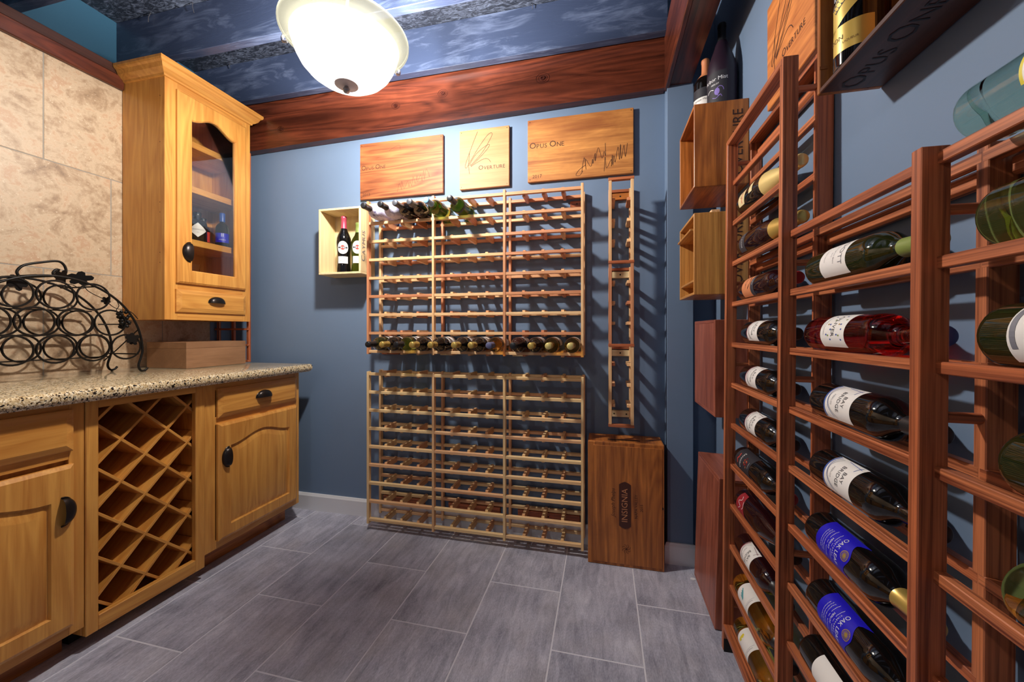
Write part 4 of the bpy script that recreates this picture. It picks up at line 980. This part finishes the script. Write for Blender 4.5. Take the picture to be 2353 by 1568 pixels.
part('tie_bar', MB().tube([W(XA, 1.372, 1.115), W((XA + XB) / 2, 1.35, 1.02), W(XB, 1.36, .965)], .0026, 5), 'iron', t, 60)
hp = [(XA - .1, 1.035, 1.325), (XA - .1, 1.03, 1.345), (XA - .1, 1.05, 1.372), (XA - .1, 1.10, 1.392), (XA - .1, 1.145, 1.404), (XA - .1, 1.165, 1.392), (XA - .1, 1.172, 1.365), (XA - .1, 1.162, 1.338), (XA - .1, 1.142, 1.335), (XA - .1, 1.132, 1.352), (XA - .1, 1.142, 1.368), (XA - .1, 1.152, 1.367)]
part('carry_handle', MB().tube([W(*p) for p in smooth_line(hp, 5)], .0048, 7), 'iron', t, 60)
part('tie_bar', MB().tube([W(XA, 1.035, 1.327), W(XB, 1.035, 1.327)], .0036, 6), 'iron', t, 60)
def leaf(cx, cy, cz, sz, ang, tilt):
    P = []
    for k in range(20):
        a = 2 * math.pi * k / 20; rr = sz * (.62 + .38 * abs(math.cos(2.5 * a))) * (1.15 if k % 20 < 2 or k % 20 > 18 else 1)
        P.append((rr * math.cos(a), rr * math.sin(a)))
    ca, sa = math.cos(ang), math.sin(ang)
    return MB().prism(P, lambda u, v, d: W(cx + d + tilt * u * .5, cy + u * ca - v * sa, cz + u * sa + v * ca), -.0008, .0008)
for c in ((XA + .004, 1.345, 1.075, .026, .3, .3), (XA - .03, 1.372, 1.062, .022, 1.4, -.4), (XA - .05, 1.19, 1.335, .032, .2, 1.2), (XA - .08, 1.15, 1.338, .03, 2.6, 1.0), (XA - .02, 1.262, 1.245, .018, .9, .2), (XA - .03, 1.0, 1.295, .034, 3.5, .8)):
    part('leaf', leaf(*c), 'iron', t)
for (cy, cz, n) in ((1.325, 1.165, 34), (.855, 1.165, 34)):
    mb = MB(); rd = random.Random(4)
    for k in range(n):
        f = rd.random(); mb.sphere(W(XA - .015 + rd.uniform(-.014, .014), cy + rd.uniform(-1, 1) * .026 * (1 - .6 * f), cz + .035 - .075 * f), .0078, 7, 5)
    part('grape_cluster', mb, 'iron', t, 60)
def tendril(pts): part('tendril', MB().tube([W(*p) for p in smooth_line(pts, 4)], .0016, 5), 'iron', t, 60)
tendril([(XA - .02, 1.30, 1.25), (XA - .02, 1.31, 1.225), (XA - .02, 1.30, 1.205), (XA - .02, 1.308, 1.195), (XA - .02, 1.314, 1.18)])
tendril([(XA - .03, 1.08, 1.30), (XA - .03, 1.12, 1.295), (XA - .03, 1.15, 1.305), (XA - .03, 1.18, 1.29), (XA - .03, 1.2, 1.297)])
tendril([(XA - .03, 1.19, 1.325), (XA - .03, 1.2, 1.29), (XA - .03, 1.225, 1.27), (XA - .03, 1.262, 1.25), (XA - .03, 1.30, 1.215), (XA - .03, 1.36, 1.20), (XA - .02, 1.385, 1.165)])

# ------------------------------------------------------------------ bits on the floor
mb = MB().prism([(0, 0), (.014, -.004), (.026, .003), (.02, .014), (.006, .013)], lambda u, v, d: (u, v, d), 0, .0012)
tag(part('plaster_chip', mb, 'white', None), 'small white plaster chip on the floor beside the corner crate', 'chip').location = (.375, 1.86, .0008)
mb = bx(-.11, .11, -.004, .004, 0, .002, 0)
tag(part('white_strip', mb, 'white', None), 'thin white strip lying on the floor under the lower rack', 'strip').location = (-.68, 1.935, .0008)
